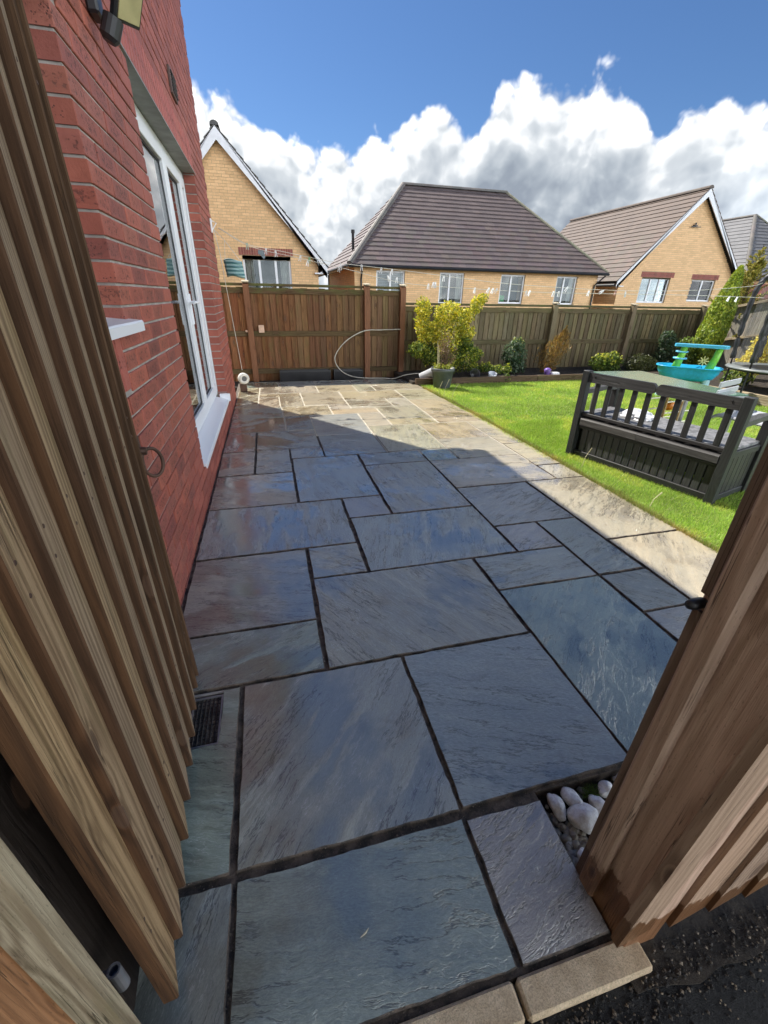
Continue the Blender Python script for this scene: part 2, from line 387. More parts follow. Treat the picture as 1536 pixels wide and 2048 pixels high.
def ground_mat(name, c1, c2, scale, rough=.9, bs=60, bd=.004, fleck=None):
    m, t, pb = new_mat(name)
    wp = t.n('ShaderNodeNewGeometry').outputs['Position']
    n = t.noise(wp, scale, 8, .65)
    c = t.mix(t.ss(n, .35, .68), c1, c2)
    if fleck: c = t.mix(t.ss(t.vor(wp, 150.), .12, .2, 1, 0), c, fleck)
    sset(t, pb, Base_Color=c, Roughness=rough, Normal=t.bump(t.noise(wp, bs, 6, .7), bd))
    return m
M_joint = ground_mat('dark_open_joint', (.030, .026, .023), (.19, .145, .11), 22, .8, 120, .010, (.22, .18, .14))
M_joint_sunlit = ground_mat('sunlit_pale_pointing', (.36, .325, .25), (.50, .46, .37), 9, .9, 150, .003)  # dry mortar, paled further to carry sunlight on the far joints
M_soil = ground_mat('soil', (.018, .013, .010), (.06, .045, .03), 20, .95, 60, .02)
M_asphalt = ground_mat('asphalt', (.004, .004, .0045), (.016, .016, .017), 70, .8, 160, .016, (.035, .034, .034))
M_earth = ground_mat('earth', (.06, .06, .04), (.10, .10, .06), 1.5)
M_lawn = ground_mat('turf', (.12, .18, .03), (.20, .28, .05), 3, .95, 140, .01)
def kerb_mat():
    m, t, pb = new_mat('concrete_edging')
    wp = t.n('ShaderNodeNewGeometry').outputs['Position']
    n = t.noise(wp, 18, 8, .7); n2 = t.noise(wp, 300, 3, .7)
    c = t.mix(t.ss(n, .35, .7), (.52, .385, .235), (.74, .58, .38))
    c = t.mix(t.ss(n2, .4, .7, 0, .5), c, (.20, .15, .10))
    sset(t, pb, Base_Color=c, Roughness=.85, Normal=t.bump(t.m('ADD', n, t.m('MULTIPLY', n2, .6)), .004))
    return m
M_kerb = kerb_mat()

def brick_mat(name, pits=True):
    m, t, pb = new_mat(name)
    oi = t.n('ShaderNodeObjectInfo'); oc = t.n('ShaderNodeTexCoord').outputs['Object']; g = t.n('ShaderNodeNewGeometry')
    base = oi.outputs['Color']; rr = g.outputs['Random Per Island']
    c = t.mix(rr, t.mix(1., base, (.78, .76, .76) if pits else (.90, .88, .86), 'MULTIPLY'), t.mix(1., base, (1.16, 1.14, 1.12) if pits else (1.07, 1.07, 1.07), 'MULTIPLY'))
    wp = g.outputs['Position']
    n = t.noise(wp, 22, 6, .65)
    c = t.mix(t.ss(n, .3, .7, 0, .5), c, t.mix(1., c, (.72, .68, .66), 'MULTIPLY'))
    hgt = t.noise(wp, 120, 5, .65)
    if pits:
        v = t.vor(t.vm('MULTIPLY', wp, (1, 1, 1)), 95.)
        so3 = t.n('ShaderNodeSeparateXYZ', {0: oc}).outputs
        face = t.m('MULTIPLY', t.ss(t.m('ABSOLUTE', so3[1]), .060, .088, 1, 0), t.ss(t.m('ABSOLUTE', so3[2]), .015, .026, 1, 0))
        scr = t.ss(t.noise(t.vm('ADD', wp, t.vm('MULTIPLY', t.n('ShaderNodeCombineXYZ', {0: oi.outputs['Random']}).outputs[0], (9., 0., 0.))), 75., 3, .6), .54, .62)
        pit = t.m('MAXIMUM', t.m('MULTIPLY', t.ss(v, .16, .30, 1, 0), t.ss(t.noise(wp, 13, 3, .5), .50, .62)), t.m('MULTIPLY', t.m('MULTIPLY', face, scr), .8))
        c = t.mix(t.m('MULTIPLY', face, .35), c, t.mix(1., c, (.80, .84, .86), 'MULTIPLY'))
        c = t.mix(t.m('MULTIPLY', pit, .75), c, (.045, .025, .022))
        hgt = t.m('SUBTRACT', hgt, t.m('MULTIPLY', pit, .9))
    sset(t, pb, Base_Color=c, Roughness=.6, Normal=t.bump(hgt, .0025))
    pb.inputs['Specular IOR Level'].default_value = .35
    return m
M_brick = brick_mat('red_brick'); M_ybrick = brick_mat('buff_brick', False)
M_mortar = ground_mat('mortar', (.31, .28, .25), (.45, .415, .375), 12, .95, 200, .002)
M_ymortar = ground_mat('brown_mortar', (.46, .32, .185), (.56, .40, .24), 4, .95, 100, .002)
def tile_mat():
    m, t, pb = new_mat('concrete_roof_tile')
    oi = t.n('ShaderNodeObjectInfo'); g = t.n('ShaderNodeNewGeometry'); wp = g.outputs['Position']
    base = oi.outputs['Color']
    r2 = t.m('FRACT', t.m('ADD', g.outputs['Random Per Island'], t.m('MULTIPLY', oi.outputs['Random'], 7.3)))
    c = t.mix(r2, t.mix(1., base, (.88, .88, .89), 'MULTIPLY'), t.mix(1., base, (1.10, 1.09, 1.08), 'MULTIPLY'))
    n = t.noise(wp, 6, 6, .7)
    c = t.mix(t.ss(n, .45, .75, 0, .5), c, t.mix(1., c, (1.25, 1.15, 1.05), 'MULTIPLY'))
    sset(t, pb, Base_Color=c, Roughness=.62, Normal=t.bump(t.noise(wp, 80, 4, .6), .003))
    return m
M_tile = tile_mat()
M_upvc = simple('white_upvc', (.80, .81, .83), .35, var=.0, nscale=.3)
M_whitepaint = simple('white_barge_board', (.74, .75, .78), .45, var=.05)
M_black = simple('black_plastic', (.018, .018, .02), .45, var=.3)
M_iron = simple('black_iron', (.03, .03, .03), .5, 90, .0006, .3, .6)
M_rust = simple('rusty_steel', (.09, .05, .035), .6, 120, .0006, .35, .5)
M_zinc = simple('galvanised_steel', (.35, .35, .36), .45, 80, .0004, .2, .8)
M_lintel = simple('grey_steel_lintel', (.20, .21, .19), .55, 40, .0005, .25)
M_grate = simple('wet_black_iron', (.012, .012, .013), .25, 80, .0006, .4)
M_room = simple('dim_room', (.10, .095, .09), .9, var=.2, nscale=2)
M_curtain = simple('pale_curtain', (.55, .52, .50), .9, var=.15, nscale=4)
M_blindm = simple('grey_blind', (.34, .34, .36), .8, var=.12, nscale=3)
M_seal = simple('black_door_seal', (.01, .01, .01), .5)
def glass_mat(ior=2.9):
    m, t, pb = new_mat('window_glass')
    out = [n for n in m.node_tree.nodes if n.type == 'OUTPUT_MATERIAL'][0]
    gl = t.n('ShaderNodeBsdfGlossy', {'Color': (1, 1, 1, 1), 'Roughness': .0})
    tr = t.n('ShaderNodeBsdfTransparent', {'Color': (.82, .86, .85, 1)})
    fr = t.n('ShaderNodeFresnel', {'IOR': ior}).outputs[0]
    mx = t.n('ShaderNodeMixShader', {0: fr}); t.L.new(tr.outputs[0], mx.inputs[1]); t.L.new(gl.outputs[0], mx.inputs[2])
    t.L.new(mx.outputs[0], out.inputs['Surface']); return m
M_glass = glass_mat(); M_glass2 = glass_mat(1.42)
def obj_color_mat(name, rough=.4, trans=0., nscale=30, var=.1, bumpd=0):
    m, t, pb = new_mat(name)
    oi = t.n('ShaderNodeObjectInfo'); oc = t.n('ShaderNodeTexCoord').outputs['Object']
    n = t.noise(oc, nscale, 5, .6)
    c = t.mix(t.ss(n, .3, .7), t.mix(1., oi.outputs['Color'], (1-var,)*3, 'MULTIPLY'), t.mix(1., oi.outputs['Color'], (1+var,)*3, 'MULTIPLY'))
    sset(t, pb, Base_Color=c, Roughness=rough)
    if bumpd: sset(t, pb, Normal=t.bump(n, bumpd))
    return m
M_plastic = obj_color_mat('coloured_plastic', .35)
M_stone, t_, pb_ = new_mat('cobble_stone')
oc_ = t_.n('ShaderNodeNewGeometry').outputs['Position']; n_a = t_.noise(oc_, 70, 6, .7); n_b = t_.noise(oc_, 210, 4, .7)
cst = t_.mix(t_.ss(n_a, .35, .7), t_.n('ShaderNodeObjectInfo').outputs['Color'], (.56, .53, .49))
cst = t_.mix(t_.ss(n_b, .60, .72, 0, .7), cst, (.20, .17, .15))
sset(t_, pb_, Base_Color=cst, Roughness=.55, Normal=t_.bump(n_a, .003))
M_cloth = obj_color_mat('coloured_cloth', .85)
def leaf_mat():
    m, t, pb = new_mat('leaf')
    out = [n for n in m.node_tree.nodes if n.type == 'OUTPUT_MATERIAL'][0]
    at = t.n('ShaderNodeAttribute', attribute_name='col').outputs['Color']
    sset(t, pb, Base_Color=at, Roughness=.45); pb.inputs['Specular IOR Level'].default_value = .4
    tl = t.n('ShaderNodeBsdfTranslucent', {'Color': t.mix(1., at, (1.1, 1.15, .7), 'MULTIPLY')})
    mx = t.n('ShaderNodeMixShader', {0: .42}); t.L.new(pb.outputs[0], mx.inputs[1]); t.L.new(tl.outputs[0], mx.inputs[2])
    t.L.new(mx.outputs[0], out.inputs['Surface']); return m
M_leaf = leaf_mat()
M_stem = simple('plant_stem', (.10, .07, .045), .85, 60, .002, .3)

def leaf_mesh(name, pos, nrm, size, col, aspect=1.8, tri=False, along=None):
    """pos Nx3, nrm Nx3, size N, col Nx3 -> mesh of folded diamond leaves"""
    N = len(pos); rs = np.random.RandomState(N % 1000)
    nrm = nrm/np.linalg.norm(nrm, axis=1, keepdims=True)
    a = rs.normal(size=(N, 3)) if along is None else along
    a = a - nrm*(a*nrm).sum(1, keepdims=True); a /= np.linalg.norm(a, axis=1, keepdims=True)+1e-9
    b = np.cross(nrm, a); s = size[:, None]
    v = np.stack([pos - a*s*aspect*.5, pos + b*s*.5 + nrm*s*.12, pos + a*s*aspect*.5, pos - b*s*.5 + nrm*s*.12], 1).reshape(-1, 3)
    me = bpy.data.meshes.new(name)
    me.vertices.add(4*N); me.vertices.foreach_set('co', v.ravel())
    i = np.arange(N)*4
    tris = np.stack([i, i+1, i+2, i, i+2, i+3], 1).ravel()
    me.loops.add(6*N); me.loops.foreach_set('vertex_index', tris)
    me.polygons.add(2*N); me.polygons.foreach_set('loop_start', np.arange(2*N)*3); me.polygons.foreach_set('loop_total', np.full(2*N, 3))
    at = me.attributes.new('col', 'FLOAT_COLOR', 'POINT')
    c = np.concatenate([np.repeat(col, 4, 0), np.ones((4*N, 1))], 1); at.data.foreach_set('color', c.ravel())
    me.update(); me.validate(); me.materials.append(M_leaf); return me

# ------------------------------------------------------------------ ground and paving
def sheet(name, x0, y0, x1, y1, z, mat, holes=None):
    mb = MB(); mb.add([(x0, y0, z), (x1, y0, z), (x1, y1, z), (x0, y1, z)], [(0, 1, 2, 3)])
    return put(name, mb.mesh(name), mat, kind='structure')
sheet('ground', -600, -600, 600, 2500, -.16, M_earth)
mb = MB(); mb.box(-4, -6, -.155, 6, .2, -.025)
put('asphalt_path', mb.mesh('asphalt_path'), M_asphalt, kind='structure')
patio_m = MB(); patio_m.box(-.56, .263, -.15, .650, .6, -.011); patio_m.box(-.56, .6005, -.15, 2.47, 7.60, -.011)
patio = put('patio', patio_m.mesh('patio'), M_joint, kind='structure')
pt = MB(); pt.prism([(-.13, 4.62), (.42, 4.36), (1.0, 4.36), (1.0, 3.72), (2.48, 3.1), (2.44, 5.2), (2.36, 7.13), (1.9, 7.6), (-.515, 7.6), (-.515, 6.0)], -.0105, -.0035)
put('sunlit_pointing', pt.mesh('sunlit_pointing'), M_joint_sunlit, patio)
SHADE_GREY = [(.325, .355, .325), (.340, .350, .318), (.280, .340, .295), (.375, .380, .315), (.320, .318, .300)]  # wet stone grey plus the cool shade tone, for slabs in shadow
SUNLIT_TAN = [(.47, .41, .28), (.48, .415, .275), (.45, .41, .30), (.44, .39, .275), (.48, .40, .255)]  # dry stone tan plus the warm sunlight tone, for slabs in the sun
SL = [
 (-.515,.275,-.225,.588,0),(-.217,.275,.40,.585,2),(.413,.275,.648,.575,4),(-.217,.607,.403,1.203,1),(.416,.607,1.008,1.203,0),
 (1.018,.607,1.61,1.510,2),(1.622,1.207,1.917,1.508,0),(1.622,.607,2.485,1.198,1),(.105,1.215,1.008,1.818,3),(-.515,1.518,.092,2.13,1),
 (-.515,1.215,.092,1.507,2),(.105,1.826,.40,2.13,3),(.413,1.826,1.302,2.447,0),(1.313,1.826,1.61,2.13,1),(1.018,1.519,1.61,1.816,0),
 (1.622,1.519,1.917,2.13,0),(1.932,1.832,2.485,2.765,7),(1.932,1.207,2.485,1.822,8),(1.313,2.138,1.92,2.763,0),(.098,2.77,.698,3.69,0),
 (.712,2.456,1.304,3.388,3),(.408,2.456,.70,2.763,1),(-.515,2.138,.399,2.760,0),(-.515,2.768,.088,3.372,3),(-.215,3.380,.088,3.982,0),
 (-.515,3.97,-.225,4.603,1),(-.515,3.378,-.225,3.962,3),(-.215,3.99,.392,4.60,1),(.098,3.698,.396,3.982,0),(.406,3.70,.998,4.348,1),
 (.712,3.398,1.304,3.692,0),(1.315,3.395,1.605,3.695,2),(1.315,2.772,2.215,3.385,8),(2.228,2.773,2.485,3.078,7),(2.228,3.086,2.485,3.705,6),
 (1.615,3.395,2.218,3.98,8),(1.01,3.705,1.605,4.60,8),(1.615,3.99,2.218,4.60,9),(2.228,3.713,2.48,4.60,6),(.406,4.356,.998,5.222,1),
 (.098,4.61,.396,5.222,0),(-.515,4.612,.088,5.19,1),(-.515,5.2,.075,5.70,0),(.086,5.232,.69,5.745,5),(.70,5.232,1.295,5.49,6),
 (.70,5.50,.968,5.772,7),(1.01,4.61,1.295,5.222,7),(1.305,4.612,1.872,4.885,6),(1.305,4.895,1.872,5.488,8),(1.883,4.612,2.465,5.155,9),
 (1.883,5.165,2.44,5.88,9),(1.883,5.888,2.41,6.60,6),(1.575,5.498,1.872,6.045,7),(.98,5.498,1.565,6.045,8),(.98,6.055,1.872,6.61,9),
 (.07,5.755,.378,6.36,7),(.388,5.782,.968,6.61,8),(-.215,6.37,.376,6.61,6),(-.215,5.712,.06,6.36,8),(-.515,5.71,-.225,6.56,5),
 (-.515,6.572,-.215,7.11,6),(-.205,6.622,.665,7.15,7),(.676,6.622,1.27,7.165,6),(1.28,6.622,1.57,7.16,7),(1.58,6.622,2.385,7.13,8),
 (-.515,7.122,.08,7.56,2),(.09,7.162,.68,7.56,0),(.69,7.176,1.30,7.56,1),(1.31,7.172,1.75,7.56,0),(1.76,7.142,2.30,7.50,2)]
SP = [((-.515,.607),(-.234,.607),(-.234,1.203),(-.292,1.203),(-.292,.985),(-.515,.985))]
def slab(poly, ci, zt):
    """riven slab with a hand-cut wavering edge"""
    cx = sum(p[0] for p in poly)/len(poly); cy = sum(p[1] for p in poly)/len(poly)
    ring = []
    seed = rnd.uniform(0, 99)
    for i, p in enumerate(poly):
        q = poly[(i+1) % len(poly)]; L = math.hypot(q[0]-p[0], q[1]-p[1]); k = max(3, int(L/.024))
        if cy > 4: k = max(2, int(L/.12))
        nx, ny = (q[1]-p[1])/L, -(q[0]-p[0])/L
        for j in range(k):
            t_ = j/k
            ka = 1.1 if cy < 2.6 else 1.
            w = 0 if j == 0 else (mn.noise((seed+i*7.7, t_*L*9, 0))*.0035 + mn.noise((seed+i*3.1, t_*L*33, 5))*.0026)*ka
            ring.append((p[0]+(q[0]-p[0])*t_+nx*w - cx, p[1]+(q[1]-p[1])*t_+ny*w - cy))
    n = len(ring)
    def inset(d):
        return [(x*(1-d/max(.05, math.hypot(x, y))), y*(1-d/max(.05, math.hypot(x, y)))) for x, y in ring]
    r1 = inset(.0035); mbx = MB()
    vs = [(x, y, -.034) for x, y in ring] + [(x, y, -.0028+mn.noise((x*20, y*20, seed))*.0014) for x, y in ring] + [(x, y, 0) for x, y in r1]
    fs = [tuple(range(2*n, 3*n))]
    for i in range(n):
        j = (i+1) % n; fs += [(i, j, n+j, n+i), (n+i, n+j, 2*n+j, 2*n+i)]
    mbx.add(vs, fs)
    col = jit(SHADE_GREY[ci] if ci < 5 else SUNLIT_TAN[ci-5], .07, .03)
    if ci < 5: pass
    tilt = RX(rnd.uniform(-.0012, .0012)) @ RY(rnd.uniform(-.0012, .0012))
    me = mbx.mesh('paving_slab'); me.materials.append(M_slab); me.materials.append(M_joint if cy < 4.5 or cx < 0 else M_joint_sunlit)
    for pl_ in me.polygons:
        if abs(pl_.normal.z) < (.9 if cy < 4.5 else .25): pl_.material_index = 1
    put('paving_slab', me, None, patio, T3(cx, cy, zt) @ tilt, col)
for i, (x0, y0, x1, y1, ci) in enumerate(SL):
    g = .004 if y0 > 4.5 else (.0022 if y0 > 1.2 else .0003)
    if y0 > 4 and rnd.random() < .9: g = .003
    j_ = lambda: rnd.uniform(-.003, .003)
    slab([(x0+g+j_(), y0+g+j_()), (x1-g+j_(), y0+g+j_()), (x1-g+j_(), y1-g+j_()), (x0+g+j_(), y1-g+j_())], ci, rnd.uniform(-.0015, .0015))
slab(list(SP[0]), 2, 0)
gj = MB()
for (x0, y0, x1, y1, ci) in SL:
    if y0 > 2.2: continue
    for q_ in range(int(42*(x1-x0+y1-y0)*(1.6 if y0 < .65 else 1))):
        if rnd.random() < .5: px_, py_ = rnd.uniform(x0, x1), (y1 if rnd.random() < .5 else y0)+rnd.uniform(-.002, .004)
        else: px_, py_ = (x1 if rnd.random() < .5 else x0)+rnd.uniform(-.002, .004), rnd.uniform(y0, y1)
        if px_ > .66 and py_ < .6: continue
        r_ = rnd.uniform(.0012, .0040); o = len(gj.v)
        for d_ in ((1, 0, 0), (0, 1, 0), (-1, 0, 0), (0, -1, 0), (0, 0, .9), (0, 0, -.9)): gj.v.append((px_+d_[0]*r_*rnd.uniform(.6, 1.3), py_+d_[1]*r_*rnd.uniform(.6, 1.3), -.0095+r_*.4+d_[2]*r_*rnd.uniform(.6, 1.2)))
        gj.f += [(o, o+1, o+4), (o+1, o+2, o+4), (o+2, o+3, o+4), (o+3, o, o+4), (o+1, o, o+5), (o+2, o+1, o+5), (o+3, o+2, o+5), (o, o+3, o+5)]
M_grit, tg, pg_ = new_mat('joint_grit'); sset(tg, pg_, Base_Color=tg.ramp(tg.n('ShaderNodeNewGeometry').outputs['Random Per Island'], [(0, (.03, .026, .022)), (.5, (.10, .08, .06)), (.85, (.24, .19, .15)), (1, (.36, .31, .26))]), Roughness=.8)
put('joint_grit', gj.mesh('joint_grit'), M_grit, patio, kind='stuff')
# concrete edging in front of the patio
kerb = put('kerb', (lambda m_: (m_.box(-1.2, .198, -.15, .70, .258, -.03), m_.mesh('kerb'))[1])(MB()), M_joint, kind='structure')
for (x0, x1) in ((-1.1, -.545), (-.535, .378), (.388, .70)):
    m_ = MB(); m_.cbox(0, 0, 0, x1-x0, .064, .11, .006); put('edging_stone', m_.mesh('edging_stone'), M_kerb, kerb, ((x0+x1)/2, .229, -.056))
# drain
dr = thing('drain_gully', (-.345, 1.085, 0), 'black plastic drain grate set into the patio slab beside the open gate', 'drain')
m_ = MB(); m_.box(-.062, -.11, -.12, .062, .11, -.1); put('gully_pit', m_.mesh('gully_pit'), M_grate, dr, WM[dr.name].copy())
m_ = MB()
for (a, b, c, d) in ((-.052, -.1, -.046, .1), (.046, -.1, .052, .1), (-.046, -.1, .046, -.094), (-.046, .094, .046, .1)): m_.box(a, b, -.03, c, d, -.004)
put('grate_frame', m_.mesh('grate_frame'), M_zinc, dr, WM[dr.name].copy())
for i in range(6):
    x = -.0345+i*.0138; m_ = MB(); m_.cbox(0, 0, 0, .005, .186, .014, .001)
    put('grate_bar', m_.mesh('grate_bar'), M_grate, dr, WM[dr.name] @ T3(x, 0, -.014))
for i in range(11):
    y = -.085+i*.017; m_ = MB(); m_.cbox(0, 0, 0, .088, .005, .011, .001)
    put('grate_bar', m_.mesh('grate_bar'), M_grate, dr, WM[dr.name] @ T3(0, y, -.016))
m_ = MB(); m_.box(-.40, 1.196, -.05, -.285, 1.206, -.006); put('grate_mortar', m_.mesh('grate_mortar'), M_mortar, dr)

# ------------------------------------------------------------------ brick walls
def brick_face(courses_z, umin, umax, skip, u_cut=None, L=.215, g=.010, stag=.1125):
    """list of (u0,u1,z0,z1) in stretcher bond; skip(z)-> list of (a,b) free intervals"""
    out = []
    for k, z in enumerate(courses_z):
        for (a, b) in skip(z+.0325):
            if b-a < .03: continue
            u = umin - .225 + (stag if k % 2 else 0)
            while u < b:
                p, q = max(u, a), min(u+L, b)
                if q-p > 0:
                    if p-a < .06 and p > a: p = a
                    if b-q < .06: q = b
                    if q-p > .06 or b-a < .07: out.append((p, q, z, z+.065))
                u += L+g
    return out
def chamfer_face_box(mb, u0, u1, z0, z1, d0, d1, P, c=.0026):
    """box whose outer face (depth d1) is chamfered; P(u,z,d)->3D"""
    vs = [P(u0,z0,d0),P(u1,z0,d0),P(u1,z1,d0),P(u0,z1,d0), P(u0,z0,d1-c),P(u1,z0,d1-c),P(u1,z1,d1-c),P(u0,z1,d1-c), P(u0+c,z0+c,d1),P(u1-c,z0+c,d1),P(u1-c,z1-c,d1),P(u0+c,z1-c,d1)]
    fs = [(8,9,10,11)] + [(i,(i+1)%4,4+(i+1)%4,4+i) for i in range(4)] + [(4+i,4+(i+1)%4,8+(i+1)%4,8+i) for i in range(4)]
    mb.add(vs, fs)
HX = -.53
WINY0, WINY1, WINZ0, WINZ1 = .75, 1.98, 1.222, 2.12
DY0, DY1, DZ0, DZ1 = 3.0, 5.30, .245, 2.335
house = thing('red_brick_house', (HX-3.5, 2, -.16), 'red brick house with white patio doors along the left of the paving', 'house')
wall_m = MB()
e = .006; XO, XI = HX-.008, HX-.29
def wseg(y0, y1, z0, z1): wall_m.box(XI, y0, z0, XO, y1, z1)
ZT = 4.25
wseg(-4.0, WINY0-e, -.3, ZT); wseg(WINY0-e, WINY1+e, -.3, WINZ0-.02); wseg(WINY0-e, WINY1+e, WINZ1+e, ZT)
wseg(WINY1+e, DY0-e, -.3, ZT); wseg(DY0-e, DY1+e, -.3, DZ0-.03); wseg(DY0-e, DY1+e, DZ1+e, ZT); wseg(DY1+e, 6.442, -.3, ZT)
wall = put('wall', wall_m.mesh('wall'), M_mortar, house)
ws = MB(); ws.box(-8, 6.15, -.3, XI-.002, 6.442, ZT); ws.box(-8, -4, -.3, XI-.002, -3.7, ZT); ws.box(-8.3, -4, -.3, -8.002, 6.442, ZT)
put('wall', ws.mesh('side_walls'), M_mortar, house)
def skip_house(z):
    iv = [(1.0, 6.45)]
    def cut(a, b):
        nonlocal iv
        o = []
        for p, q in iv:
            if b <= p or a >= q: o.append((p, q))
            else:
                if a > p: o.append((p, a))
                if b < q: o.append((b, q))
        iv = o
    if WINZ0-.23 < z < WINZ0+.0: cut(WINY0-.02, 1.86)
    if WINZ0 <= z < WINZ1+.01: cut(WINY0, WINY1)
    if WINZ1+.01 <= z < WINZ1+.23: cut(WINY0-.1, 2.06)
    if DZ0-.02 < z < DZ1: cut(DY0, DY1)
    if DZ1 <= z < DZ1+.24: cut(DY0-.08, DY1+.0)
    return iv
cz = [-.075+.075*k+.005 for k in range(0, 58)]
bricks = brick_face(cz, 1.0, 6.45, skip_house)
bricks = [(a, b, z, z2) for a, b, z, z2 in bricks if b > 1.1]
camp = Vector((0, 0, CAMZ))
def bkey(b):
    c = Vector((HX, (b[0]+b[1])/2, (b[2]+b[3])/2)); d = (c-camp).length
    pen = 0
    if b[1] < 1.75: pen = 50
    if b[2] < 1.15 and (b[0]+b[1])/2 < 2.0: pen = 50
    if b[2] > 3.4: pen = 20
    cosn = abs(HX)/d
    return pen + d**2/max(.05, cosn)/(b[1]-b[0])
bricks.sort(key=bkey)
RED = [(.36, .108, .074), (.40, .115, .076), (.31, .094, .068), (.37, .122, .085), (.28, .088, .066), (.42, .125, .082)]
DARKR = [(.34, .11, .08), (.35, .10, .075)]
def Pwall(x): return lambda u, z, d: (x+d, u, z)
cache = {}
nb = 0; stuff_b = MB()
SOLD = []
y = DY0-.075
while y < DY1+.0: SOLD.append((y, min(y+.065, DY1), DZ1+.013, DZ1+.228)); y += .075
y = 1.985
while y > 1.0: SOLD.append((y-.065, y, WINZ1+.013, WINZ1+.228)); y -= .075
y = 1.845
while y > 1.2: SOLD.append((y-.065, y, WINZ0-.228, WINZ0-.025)); y -= .075
for i, (a, b, z0, z1) in enumerate(bricks):
    if nb < 236:
        key = (round(b-a, 3), round(z1-z0, 3))
        if key not in cache:
            q = MB(); chamfer_face_box(q, -(b-a)/2, (b-a)/2, -(z1-z0)/2, (z1-z0)/2, -.1, 0, Pwall(0)); cache[key] = q.mesh('brick')
        col = jit(rnd.choice(RED if rnd.random() < .93 else DARKR), .09, .03)
        put('brick', cache[key], M_brick, wall, T3(HX+rnd.uniform(-.0015, .0015), (a+b)/2, (z0+z1)/2) @ RX(rnd.uniform(-.004, .004)), col); nb += 1
    else: chamfer_face_box(stuff_b, a, b, z0, z1, -.1, rnd.uniform(-.0015, .0015), Pwall(HX))
for (a, b, z0, z1) in SOLD:
    q = MB(); chamfer_face_box(q, -(b-a)/2, (b-a)/2, -(z1-z0)/2, (z1-z0)/2, -.1, 0, Pwall(0))
    put('soldier_brick', q.mesh('soldier_brick'), M_brick, wall, T3(HX+rnd.uniform(-.001, .001), (a+b)/2, (z0+z1)/2), jit((.43, .12, .09), .1, .04))
put('brick_courses', stuff_b.mesh('brick_courses'), M_brick, wall, color=(.36, .106, .073), kind='stuff')
# lintels
m_ = MB(); m_.box(HX-.105, DY0-.09, DZ1+.001, HX+.006, DY1+.07, DZ1+.011); m_.box(HX-.112, DY0-.09, DZ1+.001, HX-.106, DY1+.07, DZ1+.18)
put('lintel', m_.mesh('lintel'), M_lintel, house)
m_ = MB(); m_.box(HX-.105, WINY0-.1, WINZ1+.001, HX+.008, WINY1+.08, WINZ1+.011); put('lintel', m_.mesh('lintel'), M_rust, house)
# window (mostly behind the gate)
win = put('window', (lambda q: (q.box(HX-.17, WINY0, WINZ0, HX-.105, WINY0+.07, WINZ1), q.box(HX-.17, WINY1-.07, WINZ0, HX-.105, WINY1, WINZ1), q.box(HX-.17, WINY0+.07, WINZ1-.07, HX-.105, WINY1-.07, WINZ1), q.box(HX-.17, WINY0+.07, WINZ0, HX-.105, WINY1-.07, WINZ0+.07), q.mesh('window'))[-1])(MB()), M_upvc, house)
m_ = MB(); m_.box(HX-.14, WINY0+.07, WINZ0+.07, HX-.135, WINY1-.07, WINZ1-.07); put('pane', m_.mesh('pane'), M_glass, win)
m_ = MB(); m_.prism([(HX-.104, WINZ0+.018), (HX+.045, WINZ0+.004), (HX+.05, WINZ0-.002), (HX+.05, WINZ0-.034), (HX+.042, WINZ0-.034), (HX+.042, WINZ0-.016), (HX-.104, WINZ0-.008)], WINY0-.03, WINY1+.045, 1)
put('sill', m_.mesh('sill'), M_upvc, win)
# patio doors
XF = HX-.11
def rail(mb, y0, y1, z0, z1, d0=-.06, d1=0, c=.004): mb.cbox(XF+(d0+d1)/2, (y0+y1)/2, (z0+z1)/2, d1-d0, y1-y0, z1-z0, c)
door = put('patio_door', (lambda q: (rail(q, DY0, DY0+.055, DZ0+.04, DZ1), rail(q, DY1-.055, DY1, DZ0+.04, DZ1), rail(q, DY0+.055, DY1-.055, DZ1-.055, DZ1), rail(q, DY0+.055, DY1-.055, DZ0+.04, DZ0+.075), q.mesh('patio_door'))[-1])(MB()), M_upvc, house)
for k, (a, b) in enumerate(((3.06, 4.285), (4.292, 5.02), (5.03, 5.243))):
    za, zb = DZ0+.078, DZ1-.058
    st = .075 if k < 2 else .045
    q = MB(); f = .012
    rail(q, a, a+st, za, zb, -.05, f); rail(q, b-st, b, za, zb, -.05, f); rail(q, a+st, b-st, zb-.085, zb, -.05, f); rail(q, a+st, b-st, za, za+.095, -.05, f)
    lf = put('door_leaf', q.mesh('door_leaf'), M_upvc, door)
    q = MB()
    for (u0, u1, w0, w1) in ((a+st, a+st+.006, za+.095, zb-.085), (b-st-.006, b-st, za+.095, zb-.085), (a+st+.006, b-st-.006, zb-.101, zb-.085), (a+st+.006, b-st-.006, za+.095, za+.105)): q.box(XF-.017, u0, w0, XF-.012, u1, w1)
    put('glazing_seal', q.mesh('glazing_seal'), M_seal, lf)
    q = MB(); q.box(XF-.024, a+st+.008, za+.103, XF-.018, b-st-.008, zb-.093); put('pane', q.mesh('pane'), M_glass, lf)
    if k < 2:
        q = MB(); hy = b-st*.5 if k == 0 else a+st*.5
        q.cbox(XF+f+.006, hy, 1.2, .012, .032, .24, .004)
        q.tube([(XF+f+.01, hy, 1.255), (XF+f+.05, hy, 1.255), (XF+f+.056, hy+(-.02 if k == 0 else .02), 1.255), (XF+f+.056, hy+(-.12 if k == 0 else .12), 1.25)], .010, 8)
        put('handle', q.mesh('handle'), M_upvc, lf)
m_ = MB(); m_.prism([(XF-.06, DZ0+.038), (XF+.004, DZ0+.036), (HX+.014, DZ0+.006), (HX+.020, DZ0-.002), (HX+.020, DZ0-.026), (HX+.013, DZ0-.026), (HX+.013, DZ0-.012), (XF-.06, DZ0-.004)], DY0-.0+.004, DY1-.15, 1)
